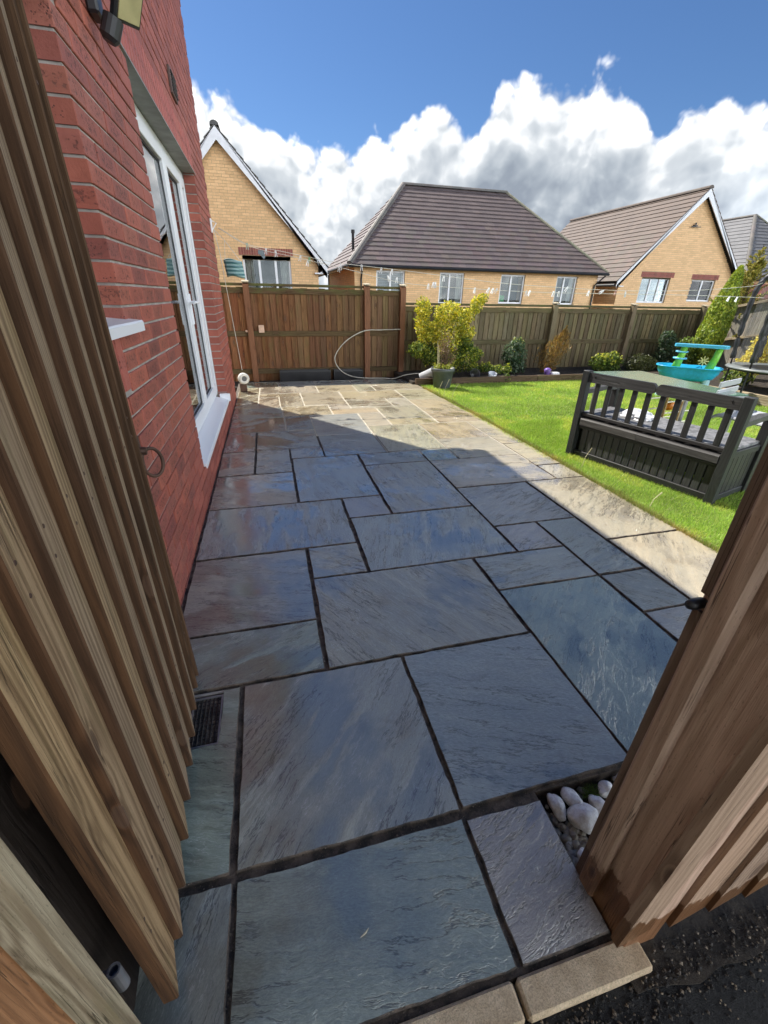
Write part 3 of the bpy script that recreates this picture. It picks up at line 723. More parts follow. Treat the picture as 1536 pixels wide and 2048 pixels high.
m_.cbox(HX-.018, DY1-.13, DZ0+.022, .11, .05, .085, .006)
put('door_sill', m_.mesh('door_sill'), M_upvc, door)
m_ = MB(); m_.box(HX-.10, DY0+.01, DZ0-.029, HX-.002, DY1-.02, DZ0-.033+.028)
# dim room behind the doors
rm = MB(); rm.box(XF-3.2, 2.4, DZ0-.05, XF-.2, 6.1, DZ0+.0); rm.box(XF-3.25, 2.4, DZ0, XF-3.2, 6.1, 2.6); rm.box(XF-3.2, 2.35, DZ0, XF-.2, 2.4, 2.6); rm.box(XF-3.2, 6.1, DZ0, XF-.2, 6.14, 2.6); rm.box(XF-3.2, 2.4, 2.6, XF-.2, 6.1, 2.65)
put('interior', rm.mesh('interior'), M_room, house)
# eaves and roof of the house (above the picture; they cast the long shadow)
m_ = MB(); m_.box(HX-.3, -4.2, ZT, HX+.28, 6.50, ZT+.03); m_.box(HX+.255, -4.2, ZT+.031, HX+.28, 6.50, ZT+.24)
put('soffit', m_.mesh('soffit'), M_whitepaint, house)
m_ = MB(); xe, ze = HX+.36, ZT+.26; xr = -4.4; zr = ze+(xe-xr)*.78
m_.prism([(xe, ze), (xr, zr), (-9.1, ze), (-9.1, ze-.14), (xr, zr-.16), (xe, ze-.14)], -4.3, 6.52, 1)
put('roof', m_.mesh('roof'), M_tile, house, color=(.12, .11, .11))
m_ = MB(); m_.prism([(HX-.02, ZT+.0), (xr, zr-.2), (-8.3, ZT)], 6.16, 6.44, 1); put('gable', m_.mesh('gable'), M_brick, house, color=(.39, .112, .08))
m_ = MB(); m_.tube([(HX+.36, -4.2, ZT+.19), (HX+.36, 6.5, ZT+.19)], .055, 8); put('gutter', m_.mesh('gutter'), M_black, house)
# wall vent
m_ = MB(); m_.cbox(0, 0, 0, .02, .23, .16, .004)
vent = put('air_vent', m_.mesh('air_vent'), simple('brown_vent', (.10, .06, .05), .6), house, (HX+.008, 4.62, 2.74))
for k in range(5):
    m_ = MB(); m_.cbox(0, 0, 0, .012, .20, .012, .002); put('louvre', m_.mesh('louvre'), M_black, vent, T3(HX+.021, 4.62, 2.685+k*.027) @ RY(.5))
# flush mortar fillet / grit along wall foot
m_ = MB(); m_.box(HX-.1, 1.0, -.05, -.512, 6.44, -.018); put('gravel_strip', m_.mesh('gravel_strip'), M_joint, patio)
# security light
sl = thing('security_light', (HX, 2.5, 2.27), 'black security floodlight with yellowish panel fixed high on the red brick wall', 'security light')
m_ = MB(); m_.cbox(HX+.02, 2.47, 2.30, .04, .09, .11, .008); m_.tube([(HX+.03, 2.47, 2.32), (HX+.09, 2.50, 2.35)], .014, 8)
put('mount', m_.mesh('mount'), M_black, sl)
Mh = T3(HX+.125, 2.53, 2.325) @ RZ(R(-32)) @ RY(R(35)) @ RX(R(8))
m_ = MB(); m_.cbox(0, 0, 0, .03, .125, .125, .006); hd = put('lamp_head', m_.mesh('lamp_head'), M_black, sl, Mh)
m_ = MB(); m_.cbox(.0165, 0, 0, .005, .10, .10, .002); put('lamp_panel', m_.mesh('lamp_panel'), simple('yellow_led_panel', (.42, .37, .19), .4), hd, Mh)
m_ = MB(); m_.lathe([(.0, -.045), (.022, -.045), (.034, -.03), (.034, .03), (.0, .034)], 14); put('motion_sensor', m_.mesh('motion_sensor'), M_black, sl, T3(HX+.07, 2.44, 2.215) @ RY(R(25)))
m_ = MB(); m_.tube([(HX+.012, 2.36, 2.62), (HX+.03, 2.36, 2.5), (HX+.06, 2.37, 2.40), (HX+.045, 2.41, 2.33), (HX+.03, 2.44, 2.31)], .005, 6)
m_.tube([(HX+.012, 2.40, 2.62), (HX+.02, 2.38, 2.44), (HX+.02, 2.40, 2.31)], .0035, 6)
put('cable', m_.mesh('cable', True), M_black, sl)

# ------------------------------------------------------------------ open gate on the left
gate = thing('garden_gate', (-.31, .385, .05), 'tall open gate of weathered vertical timber boards along the left edge', 'gate')
gdir = Vector((-.385+.311, 1.30-.39, 0)).normalized(); gn = Vector((gdir.y, -gdir.x, 0))
G0 = Vector((-.3365, .385, 0))
Mg = Matrix(((gdir.x, gn.x, 0, G0.x), (gdir.y, gn.y, 0, G0.y), (0, 0, 1, 0), (0, 0, 0, 1)))
near = [.005, .103, .199, .303, .404, .508, .612, .715, .812, .868]
WG = [(0.456, 0.304, 0.157), (0.418, 0.287, 0.164), (0.362, 0.26, 0.163), (0.439, 0.308, 0.172), (0.377, 0.278, 0.179), (0.366, 0.269, 0.173), (0.391, 0.29, 0.188), (0.381, 0.29, 0.192), (0.405, 0.315, 0.208), (0.422, 0.333, 0.223)]
for i, s0 in enumerate(near):
    w = .112 if i < 8 else .07
    q = MB(); zb = .045+rnd.uniform(-.006, .006); ztp = 1.93
    prof = [(0, .0016*(i % 2)), (0, .0245), (.003, .0275), (w, .006), (w, .0016*(i % 2))]
    segs = 14; n = len(prof); sd_ = rnd.uniform(0, 50)
    for k in range(segs+1):
        z = zb+(ztp-zb)*k/segs
        wob = mn.noise((sd_, z*2.2, 0))*.0025
        q.v += [(a+(wob if j in (1, 2, 0) else 0), b+mn.noise((sd_+9, z*3, a*10))*.0015, z-1.0) for j, (a, b) in enumerate(prof)]
    for k in range(segs):
        for j in range(n): q.f.append((k*n+j, k*n+(j+1) % n, (k+1)*n+(j+1) % n, (k+1)*n+j))
    q.f += [tuple(range(n-1, -1, -1)), tuple(segs*n+j for j in range(n))]
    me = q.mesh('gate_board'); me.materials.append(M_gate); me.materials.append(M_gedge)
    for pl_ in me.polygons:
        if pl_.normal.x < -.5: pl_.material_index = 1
    put('gate_board', me, None, gate, Mg @ T3(s0, 0, 1.0), WG[i])
for (z, h) in ((.30, .09), (1.0, .09), (1.70, .09)):
    q = MB(); q.cbox(0, 0, 0, h, .04, .85, .004); put('gate_rail', q.mesh('gate_rail'), M_post, gate, Mg @ T3(.505, -.0225, z) @ RY(math.pi/2), (.20, .14, .09))
q = MB(); q.cbox(0, 0, 0, .10, .06, 1.85, .004); put('shade_gap_stile', q.mesh('shade_gap_stile'), M_post, gate, Mg @ T3(.052, -.076, 1.0), (.040, .030, .024))  # gate frame stile coloured near-black so the gap reads as deep shade
nm = MB(); nm.lathe([(0, .0012), (.003, .001), (.0038, 0)], 8); nm_ = nm.mesh('nail')
for s0 in near[:-1]:
    for z in (.28, .33, .98, 1.03, 1.68):
        put('nail', nm_, M_rust, gate, Mg @ T3(s0+.03, .0222, z) @ RX(-math.pi/2))
# ring latch
ll = T3(0, 0, 0) @ Mg @ T3(.895, .018, .90)
q = MB(); q.cbox(0, 0, 0, .05, .006, .12, .002); q.lathe([(.0, 0), (.013, 0), (.011, .018), (.0, .02)], 10, (0, .002, .02), RX(-math.pi/2))
latch = put('latch_plate', q.mesh('latch_plate'), M_rust, gate, ll)
q = MB(); ring = [(math.cos(a)*.034, 0, math.sin(a)*.042) for a in np.linspace(0, 2*math.pi, 25)]
q.tube(ring, .0052, 8, False); put('ring_handle', q.mesh('ring_handle', True), M_rust, latch, ll @ T3(.012, .026, -.02) @ RX(R(8)) @ RZ(R(40)))
# hinge
q = MB(); q.lathe([(.0, -.03), (.010, -.03), (.010, .03), (.007, .03), (.007, .01), (0, .01)], 14); hg = put('hinge', q.mesh('hinge', False), M_zinc, gate, T3(-.338, .352, .335))
q = MB(); q.box(-.035, -.003, -.02, .0, .003, .02); put('hinge_plate', q.mesh('hinge_plate'), M_zinc, hg, T3(-.346, .356, .335))
# left hinge post
lp = thing('gate_post', (-.42, .33, -.16), 'timber gate post at the bottom left corner carrying the open gate', 'gate post')
def zboard(name, x0, y0, x1, y1, z0, z1, mat, col, par, c=.004, wob=0.):
    q = MB(); q.cbox(0, 0, 0, x1-x0, y1-y0, z1-z0, c)
    return put(name, q.mesh(name), mat, par, T3((x0+x1)/2, (y0+y1)/2, (z0+z1)/2), col)
zboard('post', -.475, .303, -.372, .342, -.15, 1.9, M_post, (.40, .20, .09), lp, .006)
zboard('stop_batten', -.370, .296, -.3225, .328, .02, 1.9, M_gate, (.40, .33, .22), lp, .006)
zboard('fence_board', -.60, .29, -.477, .312, .02, 1.9, M_gate, (.34, .20, .11), lp)

# ------------------------------------------------------------------ right gate post and fence
rp = thing('gate_post', (.70, .29, -.16), 'dark brown timber gate post with stop batten at the right, wet at its foot', 'gate post')
PB = (.64, .44, .32)
def wavy_post(name, x0, y0, x1, y1, z0, z1, mat, col, par, amp=.0022, c=.006):
    q = MB(); prof = [(x0+c, y0), (x1-c, y0), (x1, y0+c), (x1, y1-c), (x1-c, y1), (x0+c, y1), (x0, y1-c), (x0, y0+c)]
    n = len(prof); cx, cy = (x0+x1)/2, (y0+y1)/2; segs = 22; sd_ = rnd.uniform(0, 90); zc = (z0+z1)/2
    for k in range(segs+1):
        z = z0+(z1-z0)*k/segs
        for j, (a, b) in enumerate(prof):
            q.v.append((a-cx+mn.noise((sd_+j*.9, z*5, 0))*amp, b-cy+mn.noise((sd_+j*.9, z*5, 9))*amp, z-zc))
    for k in range(segs):
        for j in range(n): q.f.append((k*n+j, k*n+(j+1) % n, (k+1)*n+(j+1) % n, (k+1)*n+j))
    q.f += [tuple(range(n-1, -1, -1)), tuple(segs*n+j for j in range(n))]
    return put(name, q.mesh(name), mat, par, T3(cx, cy, zc), col)
wavy_post('post', .652, .243, .752, .402, -.15, 1.9, M_postwet, PB, rp)
wavy_post('stop_batten', .629, .3345, .6535, .380, .022, 1.88, M_postwet, (.62, .44, .32), rp, .0012)
wavy_post('latch_batten', .644, .3815, .6535, .4035, -.05, .872, M_postwet, (.25, .18, .13), rp, .0015, .002)
wavy_post('latch_batten', .644, .3815, .6535, .4035, .905, 1.88, M_postwet, (.25, .18, .13), rp, .0015, .002)
q = MB(); q.lathe([(0, 0), (.008, 0), (.0095, .006), (.0095, .024), (.007, .032), (0, .033)], 14)
put('latch_keep', q.mesh('latch_keep', True), M_black, rp, T3(.652, .395, .887) @ RY(R(-90)))
rf = thing('boundary_fence', (1.2, .26, -.16), 'brown lapped board fence beside the right hand gate post, above the dark path', 'fence')
xb = .664
for i in range(7):
    w = .118; q = MB(); lean = .030-.004*i if i < 3 else .0
    q.prism([(0, 0), (w, .010), (w, .018), (0, .020)], -.95, .95, 2)
    put('fence_board', q.mesh('fence_board'), M_postwet, rf, T3(xb, .236, .98+.02) @ RY(R([3.0, .8, .4, .2, 0, 0, 0][i])), jit((.46, .335, .225), .10)); xb += .107
for z in (.3, 1.5):
    q = MB(); q.cbox(0, 0, 0, .08, .04, 1.0, .003); put('fence_rail', q.mesh('fence_rail'), M_post, rf, T3(1.26, .282, z) @ RY(math.pi/2), (.2, .14, .1))
m_ = MB(); xs_ = [.64+.03*k for k in range(66)]
m_.prism([(x_, .262) for x_ in (2.62, .64)]+[(x_, .19+mn.noise((x_*9, 1.5, 0))*.03-.035*min(1, (x_-.64)*4)) for x_ in xs_], -.14, -.019); put('soil_strip', m_.mesh('soil_strip'), M_soil, kind='structure')
dm = MB()
for k in range(2600):
    if k % 2: x_, y_ = rnd.uniform(.1, 1.5), .195-abs(rnd.gauss(0, .05))
    else: x_, y_ = rnd.uniform(.15, 1.6), rnd.uniform(-.25, .20)
    if x_ > .70 and k % 3 == 0: y_ = rnd.uniform(.15, .235)
    r_ = rnd.uniform(.0012, .0042)*(1.5 if k % 17 == 0 else 1); o = len(dm.v); zb_ = -.018 if (x_ > .66 and y_ > .17) else -.0245
    for d_ in ((1, 0, 0), (0, 1, 0), (-1, 0, 0), (0, -1, 0), (0, 0, .9), (0, 0, -.9)): dm.v.append((x_+d_[0]*r_*rnd.uniform(.6, 1.4), y_+d_[1]*r_*rnd.uniform(.6, 1.4), zb_+r_*.45+d_[2]*r_*rnd.uniform(.6, 1.2)))
    dm.f += [(o, o+1, o+4), (o+1, o+2, o+4), (o+2, o+3, o+4), (o+3, o, o+4), (o+1, o, o+5), (o+2, o+1, o+5), (o+3, o+2, o+5), (o, o+3, o+5)]
M_deb, tg, pg_ = new_mat('path_grit'); sset(tg, pg_, Base_Color=tg.ramp(tg.n('ShaderNodeNewGeometry').outputs['Random Per Island'], [(0, (.008, .008, .008)), (.55, (.035, .03, .026)), (.8, (.10, .075, .05)), (1, (.26, .21, .15))]), Roughness=.8)
put('path_grit', dm.mesh('path_grit'), M_deb, kind='stuff')
# gravel corner with white cobbles
m_ = MB(); m_.box(.652, .268, -.14, 2.5, .598, -.05)
put('gravel_bed', m_.mesh('gravel_bed'), M_soil, kind='structure')
def pebble(rx, ry, rz, seed, sub=3, rough=.25):
    bm = bmesh.new(); bmesh.ops.create_icosphere(bm, subdivisions=sub, radius=1)
    for v in bm.verts:
        k = 1+mn.noise(v.co*1.1+Vector((seed, 0, 0)))*rough*1.6+mn.noise(v.co*2.6+Vector((0, seed, 0)))*rough*.35
        v.co = Vector((v.co.x*rx, v.co.y*ry, v.co.z*rz))*k
    me = bpy.data.meshes.new('cobble'); bm.to_mesh(me); bm.free()
    me.polygons.foreach_set('use_smooth', [True]*len(me.polygons)); return me
COB = [(.701, .553, .021, .036, .020, 0, 'long white cobble lying nearest the corner of the gravel by the slabs'), (.760, .565, .024, .034, .019, 20, 'grey speckled oval cobble touching the edge of the big patio slab'),
       (.756, .505, .042, .041, .028, 10, 'largest rounded white cobble in the gravel beside the gate post'), (.826, .530, .024, .030, .020, 15, 'small white cobble between the largest cobble and the gate post'),
       (.880, .562, .026, .023, .018, 5, 'pointed white cobble near the moss, half behind the gate post'), (.945, .575, .022, .019, .016, 70, 'white cobble farthest back, peeping out behind the post'),
       (.815, .475, .017, .016, .014, 15, 'white cobble with a dark vein tucked against the gate post'), (.700, .432, .018, .015, .012, 40, 'white cobble closest to the foot of the gate post')]
for i, (x, y, rx, ry, rz, a, lb) in enumerate(COB):
    put('white_cobble', pebble(rx, ry, rz, i*5.3+1), M_stone, None, T3(x, y, -.043+rz*.9) @ RZ(R(a)), (.82, .82, .81), None, lb, 'cobble', 'white cobbles in the gravel corner')
ii = 0
for k in range(14):
    x = .98+.05*k+rnd.uniform(-.01, .01); y = rnd.uniform(.36, .57)
    if x < .98: continue
    put('white_cobble', pebble(.02, .016, .013, k*3.1), M_stone, None, T3(x, y, -.034) @ RZ(rnd.uniform(0, 3)), (.70, .71, .72), None, 'white cobble glimpsed through the gap between post and fence', 'cobble', 'white cobbles behind the gate post')
gm = MB()
for k in range(420):
    x = rnd.uniform(.653, 1.5); y = rnd.uniform(.35, .594)
    if k < 90: x = rnd.uniform(.66, .74); y = rnd.uniform(.40, .53)
    r_ = rnd.uniform(.005, .0135); bm = bmesh.new(); bmesh.ops.create_icosphere(bm, subdivisions=1, radius=r_)
    Mx = T3(x, y, -.047+rnd.uniform(0, .006)) @ RZ(rnd.uniform(0, 6)) @ Matrix.Diagonal((1.3, 1, .7, 1))
    o = len(gm.v)
    for v in bm.verts: gm.v.append(tuple(Mx @ (v.co*(1+rnd.uniform(-.15, .15)))))
    for f in bm.faces: gm.f.append(tuple(o+v.index for v in f.verts))
    bm.free()
gst = gm.mesh('gravel', True)
gmm, tt, pbb = new_mat('mixed_gravel'); rpi = tt.n('ShaderNodeNewGeometry').outputs['Random Per Island']
sset(tt, pbb, Base_Color=tt.ramp(rpi, [(0, (.07, .065, .06)), (.3, (.20, .17, .12)), (.6, (.34, .31, .25)), (.85, (.16, .15, .15)), (1, (.45, .42, .38))]), Roughness=.6)
put('gravel', gst, gmm, kind='stuff')
# moss tuft
rs = np.random.RandomState(4); N = 260
pp = np.stack([(.80+rs.normal(size=N)*.012+rs.rand(N)*.05), .568+rs.normal(size=N)*.010, -.045+rs.rand(N)*.025], 1)
put('moss_tuft', leaf_mesh('moss_tuft', pp, rs.normal(size=(N, 3)), np.full(N, .0016), np.array([[.09, .15, .02]])*rs.uniform(.6, 1.4, (N, 1)), 12), kind='stuff', label='little tuft of green moss among the white cobbles', cat='moss')
# twig and leaf litter on the slab
q = MB(); q.tube([(.07, .405, .004), (.083, .41, .005), (.092, .417, .004)], [.0008, .0022, .0006], 5); put('straw', q.mesh('straw'), simple('dry_straw', (.50, .45, .33), .7), label='pale dry straw lying on the nearest grey slab', cat='straw')

# ------------------------------------------------------------------ garden fences
LF = [(.36, .135, .052), (.30, .12, .05), (.25, .115, .055), (.35, .15, .065)]
RFc = [(.25, .20, .115), (.22, .18, .105), (.28, .22, .125), (.20, .17, .10)]
def fence(label, x0, x1, y, ztop, posts, pal, mat, pcol, zrails, ptop=None, zb=-.12, lastcol=None):
    f = thing('garden_fence', ((x0+x1)/2, y, zb), label, 'fence')
    x = x0
    while x < x1-.03:
        w = .104+rnd.uniform(-.004, .004); q = MB(); h = ztop-zb-.02+rnd.uniform(-.012, .004)
        q.prism([(0, 0), (w+.010, -.004), (w+.010, -.012), (0, -.028)], -h/2, h/2, 2)
        tcol = (x-x0)/(x1-x0); c = rnd.choice(pal)
        if lastcol: c = tuple(a*(1-tcol)+b*tcol for a, b in zip(c, lastcol))
        put('fence_board', q.mesh('fence_board'), mat, f, T3(x, y+.02, zb+h/2) @ RY(rnd.uniform(-.006, .006)), jit(c, .30, .06)); x += w
    for zr in zrails:
        ps = sorted([x0]+[p for p in posts if x0 < p < x1]+[x1])
        for a, b in zip(ps[:-1], ps[1:]):
            if b-a < .1: continue
            q = MB(); q.prism([(-.042, 0), (.042, 0), (.042, -.022), (-.042, -.042)], -(b-a)/2+.04, (b-a)/2-.04, 2)
            put('fence_rail', q.mesh('fence_rail'), mat, f, T3((a+b)/2, y-.002, zr) @ RY(math.pi/2), jit(tuple(v*.9 for v in (lastcol or pal[1])), .1))
    q = MB(); q.cbox(0, 0, 0, .04, .06, x1-x0, .005); put('fence_cap', q.mesh('fence_cap'), mat, f, T3((x0+x1)/2, y+.002, ztop+.018) @ RY(math.pi/2), tuple(v*.7 for v in (lastcol or pal[1])))
    for p in posts:
        q = MB(); pt_ = (ptop or ztop+.05); w = .047
        zl = zb; q.v = [(-w, -w, zl), (w, -w, zl), (w, w, zl), (-w, w, zl), (-w, -w, pt_-.02), (w, -w, pt_-.02), (w, w, pt_+.012), (-w, w, pt_+.012), (-w*.2, -w*1., pt_-.005)]
        q.f = [(0, 3, 2, 1), (0, 1, 5, 4), (1, 2, 6, 5), (2, 3, 7, 6), (3, 0, 4, 7), (4, 5, 6, 7)]; q.v = q.v[:8]
        po = put('fence_post', q.mesh('fence_post'), M_post, f, T3(p, y-.055, 0), jit(pcol, .08))
        q = MB(); q.cbox(0, 0, 0, .112, .125, .018, .004); put('sunlit_post_top', q.mesh('sunlit_post_top'), M_gate, po, T3(p, y-.055, pt_+.022) @ RX(R(9)), (.62, .55, .40))  # pale piece added to show the bevelled post top in sunlight
    return f
fl = fence('tall brown board fence at the end of the patio behind the hose', -.95, 2.39, 8.15, 1.45, [-.28, 1.75, 2.41], LF, M_fence, (.26, .12, .06), (1.38, .72, .10), 1.49, -.12, (.19, .13, .072))
fr_ = fence('low grey brown board fence along the back of the planting bed', 2.44, 9.55, 8.17, 1.20, [5.58, 7.45, 9.3], RFc, M_fence2, (.24, .195, .12), (1.135, .56), 1.25, -.12)
# side fence: slopes up towards the camera
sf = thing('garden_fence', (9.6, 6, -.12), 'pale grey board fence on the far right behind the trampoline', 'fence')
y = 8.1
while y > 3.2:
    zt = 1.20+(8.1-y)*.20; q = MB(); h = zt+.12
    q.prism([(0, 0), (.018, .0), (.010, -.125), (.002, -.125)], -h/2, h/2, 2)
    put('fence_board', q.mesh('fence_board'), M_fence2, sf, T3(9.6, y, -.12+h/2), jit((.38, .36, .31), .2)); y -= .115
for zr in (1.16, .52):
    q = MB(); q.cbox(0, 0, 0, .08, .045, 4.9, .004)
    put('fence_rail', q.mesh('fence_rail'), M_gate, sf, T3(9.575, 5.65, zr+.50) @ RX(math.pi/2-math.atan(.2)), (.44, .37, .24))

# ------------------------------------------------------------------ neighbouring houses
M_roofbody = simple('roof_underlay', (.035, .032, .03), .9)
TILEP = {'n': 0}
def roof_slope(E0, u, v, poly_lr, vlen, gauge, tw, mat_col, house_o, roof_o, limit, jitc=.07, lap=.06):
    """E0 eave start; u along eave; v up the slope (unit); poly_lr(v)->(ul,ur) limits"""
    u = Vector(u).normalized(); v = Vector(v).normalized(); n = u.cross(v).normalized()
    if n.z < 0: n = -n
    rows = int(vlen/gauge+.5); st = MB(); cnt = 0; tiles = []
    for r_ in range(rows):
        v0 = r_*gauge; v1 = min(v0+gauge+lap, vlen)
        l0, r0 = poly_lr(v0); l1, r1 = poly_lr(min(v1, vlen)); uu = math.floor(min(l0, l1)/tw)*tw-(tw/2 if r_ % 2 else 0)
        while uu < max(r0, r1):
            a0, b0 = max(uu+.0015, l0), min(uu+tw-.0015, r0); a1, b1 = max(uu+.0015, l1), min(uu+tw-.0015, r1)
            uu += tw
            if b0-a0 < .02 and b1-a1 < .02: continue
            if b0 < a0: a0 = b0 = (a0+b0)/2
            if b1 < a1: a1 = b1 = (a1+b1)/2
            h0, h1 = .040+rnd.uniform(-.002, .002), .006
            P = lambda uu_, vv, hh: E0+u*uu_+v*vv+n*hh
            vs = [P(a0, v0, h0-.026), P(b0, v0, h0-.026), P(b1, v1, h1-.012), P(a1, v1, h1-.012), P(a0, v0, h0), P(b0, v0, h0), P(b1, v1, h1), P(a1, v1, h1)]
            tiles.append((min(b0-a0, b1-a1), vs))
    fs = [(0, 3, 2, 1), (4, 5, 6, 7), (0, 1, 5, 4), (1, 2, 6, 5), (2, 3, 7, 6), (3, 0, 4, 7)]
    cachem = None
    for i, (w, vs) in enumerate(tiles):
        if cnt < limit and w > tw-.006:
            c = sum((Vector(p) for p in vs), Vector())/8
            Mx = Matrix((u, v, n)).transposed().to_4x4(); Mx.translation = c
            if cachem is None:
                q = MB(); q.add([Mx.inverted() @ Vector(p) for p in vs], fs); cachem = q.mesh('roof_tile')
            put('roof_tile', cachem, M_tile, roof_o, Mx, jit(mat_col, jitc, .05)); cnt += 1
        else: st.add(vs, fs)
    if st.v: put('roof_tiles', st.mesh('roof_tiles'), M_tile, roof_o, color=mat_col, kind='stuff')
def ridge_tiles(a, b, roof_o, col, r_=.12, step=.42):
    a, b = Vector(a), Vector(b); L = (b-a).length; k = max(1, int(L/step)); d = (b-a).normalized()
    x = d.cross(Vector((0, 0, 1))).normalized(); z = x.cross(d)
    q = MB(); n = 7; hl = L/k*.53
    ring = [(math.cos(t_)*r_, math.sin(t_)*r_*.8) for t_ in np.linspace(-.15, math.pi+.15, n)]
    q.v = [(p[0], -hl, p[1]) for p in ring]+[(p[0]*1.06, hl, p[1]*1.06) for p in ring]
    q.f = [(i, i+1, n+i+1, n+i) for i in range(n-1)]+[tuple(range(n)), tuple(range(2*n-1, n-1, -1))]
    me = q.mesh('ridge_tile')
    for i in range(k):
        c = a+d*(L*(i+.5)/k); Mx = Matrix((x, d, z)).transposed().to_4x4(); Mx.translation = c
        put('ridge_tile', me, M_tile, roof_o, Mx, jit(col, .1))
def upvc_window(par, x0, x1, z0, z1, y, mull=(.5,), curtains='curtain', fw_=.06):
    q = MB(); yo = y+.04
    for (a, b, c, d) in ((x0, x0+fw_, z0, z1), (x1-fw_, x1, z0, z1), (x0+fw_, x1-fw_, z1-fw_, z1), (x0+fw_, x1-fw_, z0, z0+fw_)): q.box(a, yo-.03, c, b, yo+.04, d)
    for m in mull:
        xm = x0+(x1-x0)*m; q.box(xm-.035, yo-.029, z0+fw_, xm+.035, yo+.039, z1-fw_)
    w = put('window', q.mesh('window'), M_upvc, par)
    edges = [x0+fw_]+[x0+(x1-x0)*m for m in mull]+[x1-fw_]
    for i, (a, b) in enumerate(zip(edges[:-1], edges[1:])):
        a2 = a+(.036 if i else .001); b2 = b-(.036 if i < len(edges)-2 else .001)
        q = MB(); q.box(a2, yo, z0+fw_+.001, b2, yo+.006, z1-fw_-.001); put('pane', q.mesh('pane'), M_glass2, w)
    q = MB(); q.box(x0-.04, y-.05, z0-.035, x1+.04, y+.07, z0-.001); put('sill', q.mesh('sill'), M_upvc, w)
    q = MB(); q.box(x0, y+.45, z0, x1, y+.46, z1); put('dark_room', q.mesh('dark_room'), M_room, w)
    if curtains == 'curtain':
        for (a, b) in ((x0+.04, x0+(x1-x0)*.22), (x1-(x1-x0)*.22, x1-.04)):
            q = MB(); k = 10; q.v = []; 
            for i in range(k+1):
                xx = a+(b-a)*i/k; yy = y+.2+.02*math.sin(i*2.4); q.v += [(xx, yy, z0), (xx, yy, z1)]
            q.f = [(2*i, 2*i+2, 2*i+3, 2*i+1) for i in range(k)]; put('curtain', q.mesh('curtain'), M_curtain, w)
    elif curtains == 'blind':
        q = MB(); zz = z0+.05
        while zz < z1-.05: q.box(x0+.06, y+.16, zz, x1-.06, y+.164, zz+.045); zz += .06
        put('blind', q.mesh('blind'), M_blindm, w)
    return w
def brick_front(par, name, y, zs, span, holes, col, zoff=.0, mat=None):
    """bricks standing proud of a mortar wall facing -Y"""
    st = MB()
    def skip(z):
        iv = [span(z)]
        for (a, b, c, d) in holes:
            if c <= z < d:
                o = []
                for p, q_ in iv:
                    if b <= p or a >= q_: o.append((p, q_))
                    else:
                        if a > p: o.append((p, a))
                        if b < q_: o.append((b, q_))
                iv = o
        return [(p, q_) for p, q_ in iv if q_ > p]
    for (a, b, z0, z1) in brick_face(zs, span(zs[0])[0], span(zs[0])[1], skip):
        st.v += [(a, y+.01, z0), (b, y+.01, z0), (b, y+.01, z1), (a, y+.01, z1), (a, y-.006, z0), (b, y-.006, z0), (b, y-.006, z1), (a, y-.006, z1)]
        o = len(st.v)-8; st.f += [(o+4, o+5, o+6, o+7), (o, o+1, o+5, o+4), (o+1, o+2, o+6, o+5), (o+2, o+3, o+7, o+6), (o+3, o, o+4, o+7)]
    return put(name, st.mesh(name), mat or M_ybrick, par, color=col, kind='stuff')
BUFF = (.84, .555, .29)
REDH = (.36, .12, .09)
def soldier_head(par, x0, x1, z0, y):
    x = x0
    while x < x1:
        q = MB(); q.cbox(0, 0, 0, .066, .1, .21, .003); put('soldier_brick', q.mesh('soldier_brick') if 'sb' not in cache else cache['sb'], M_brick, par, T3(x+.033, y+.042, z0+.11), jit(REDH, .15)); 
        if 'sb' not in cache: cache['sb'] = bpy.data.objects['soldier_brick'].data if False else q.mesh('soldier_brick2')
        x += .076
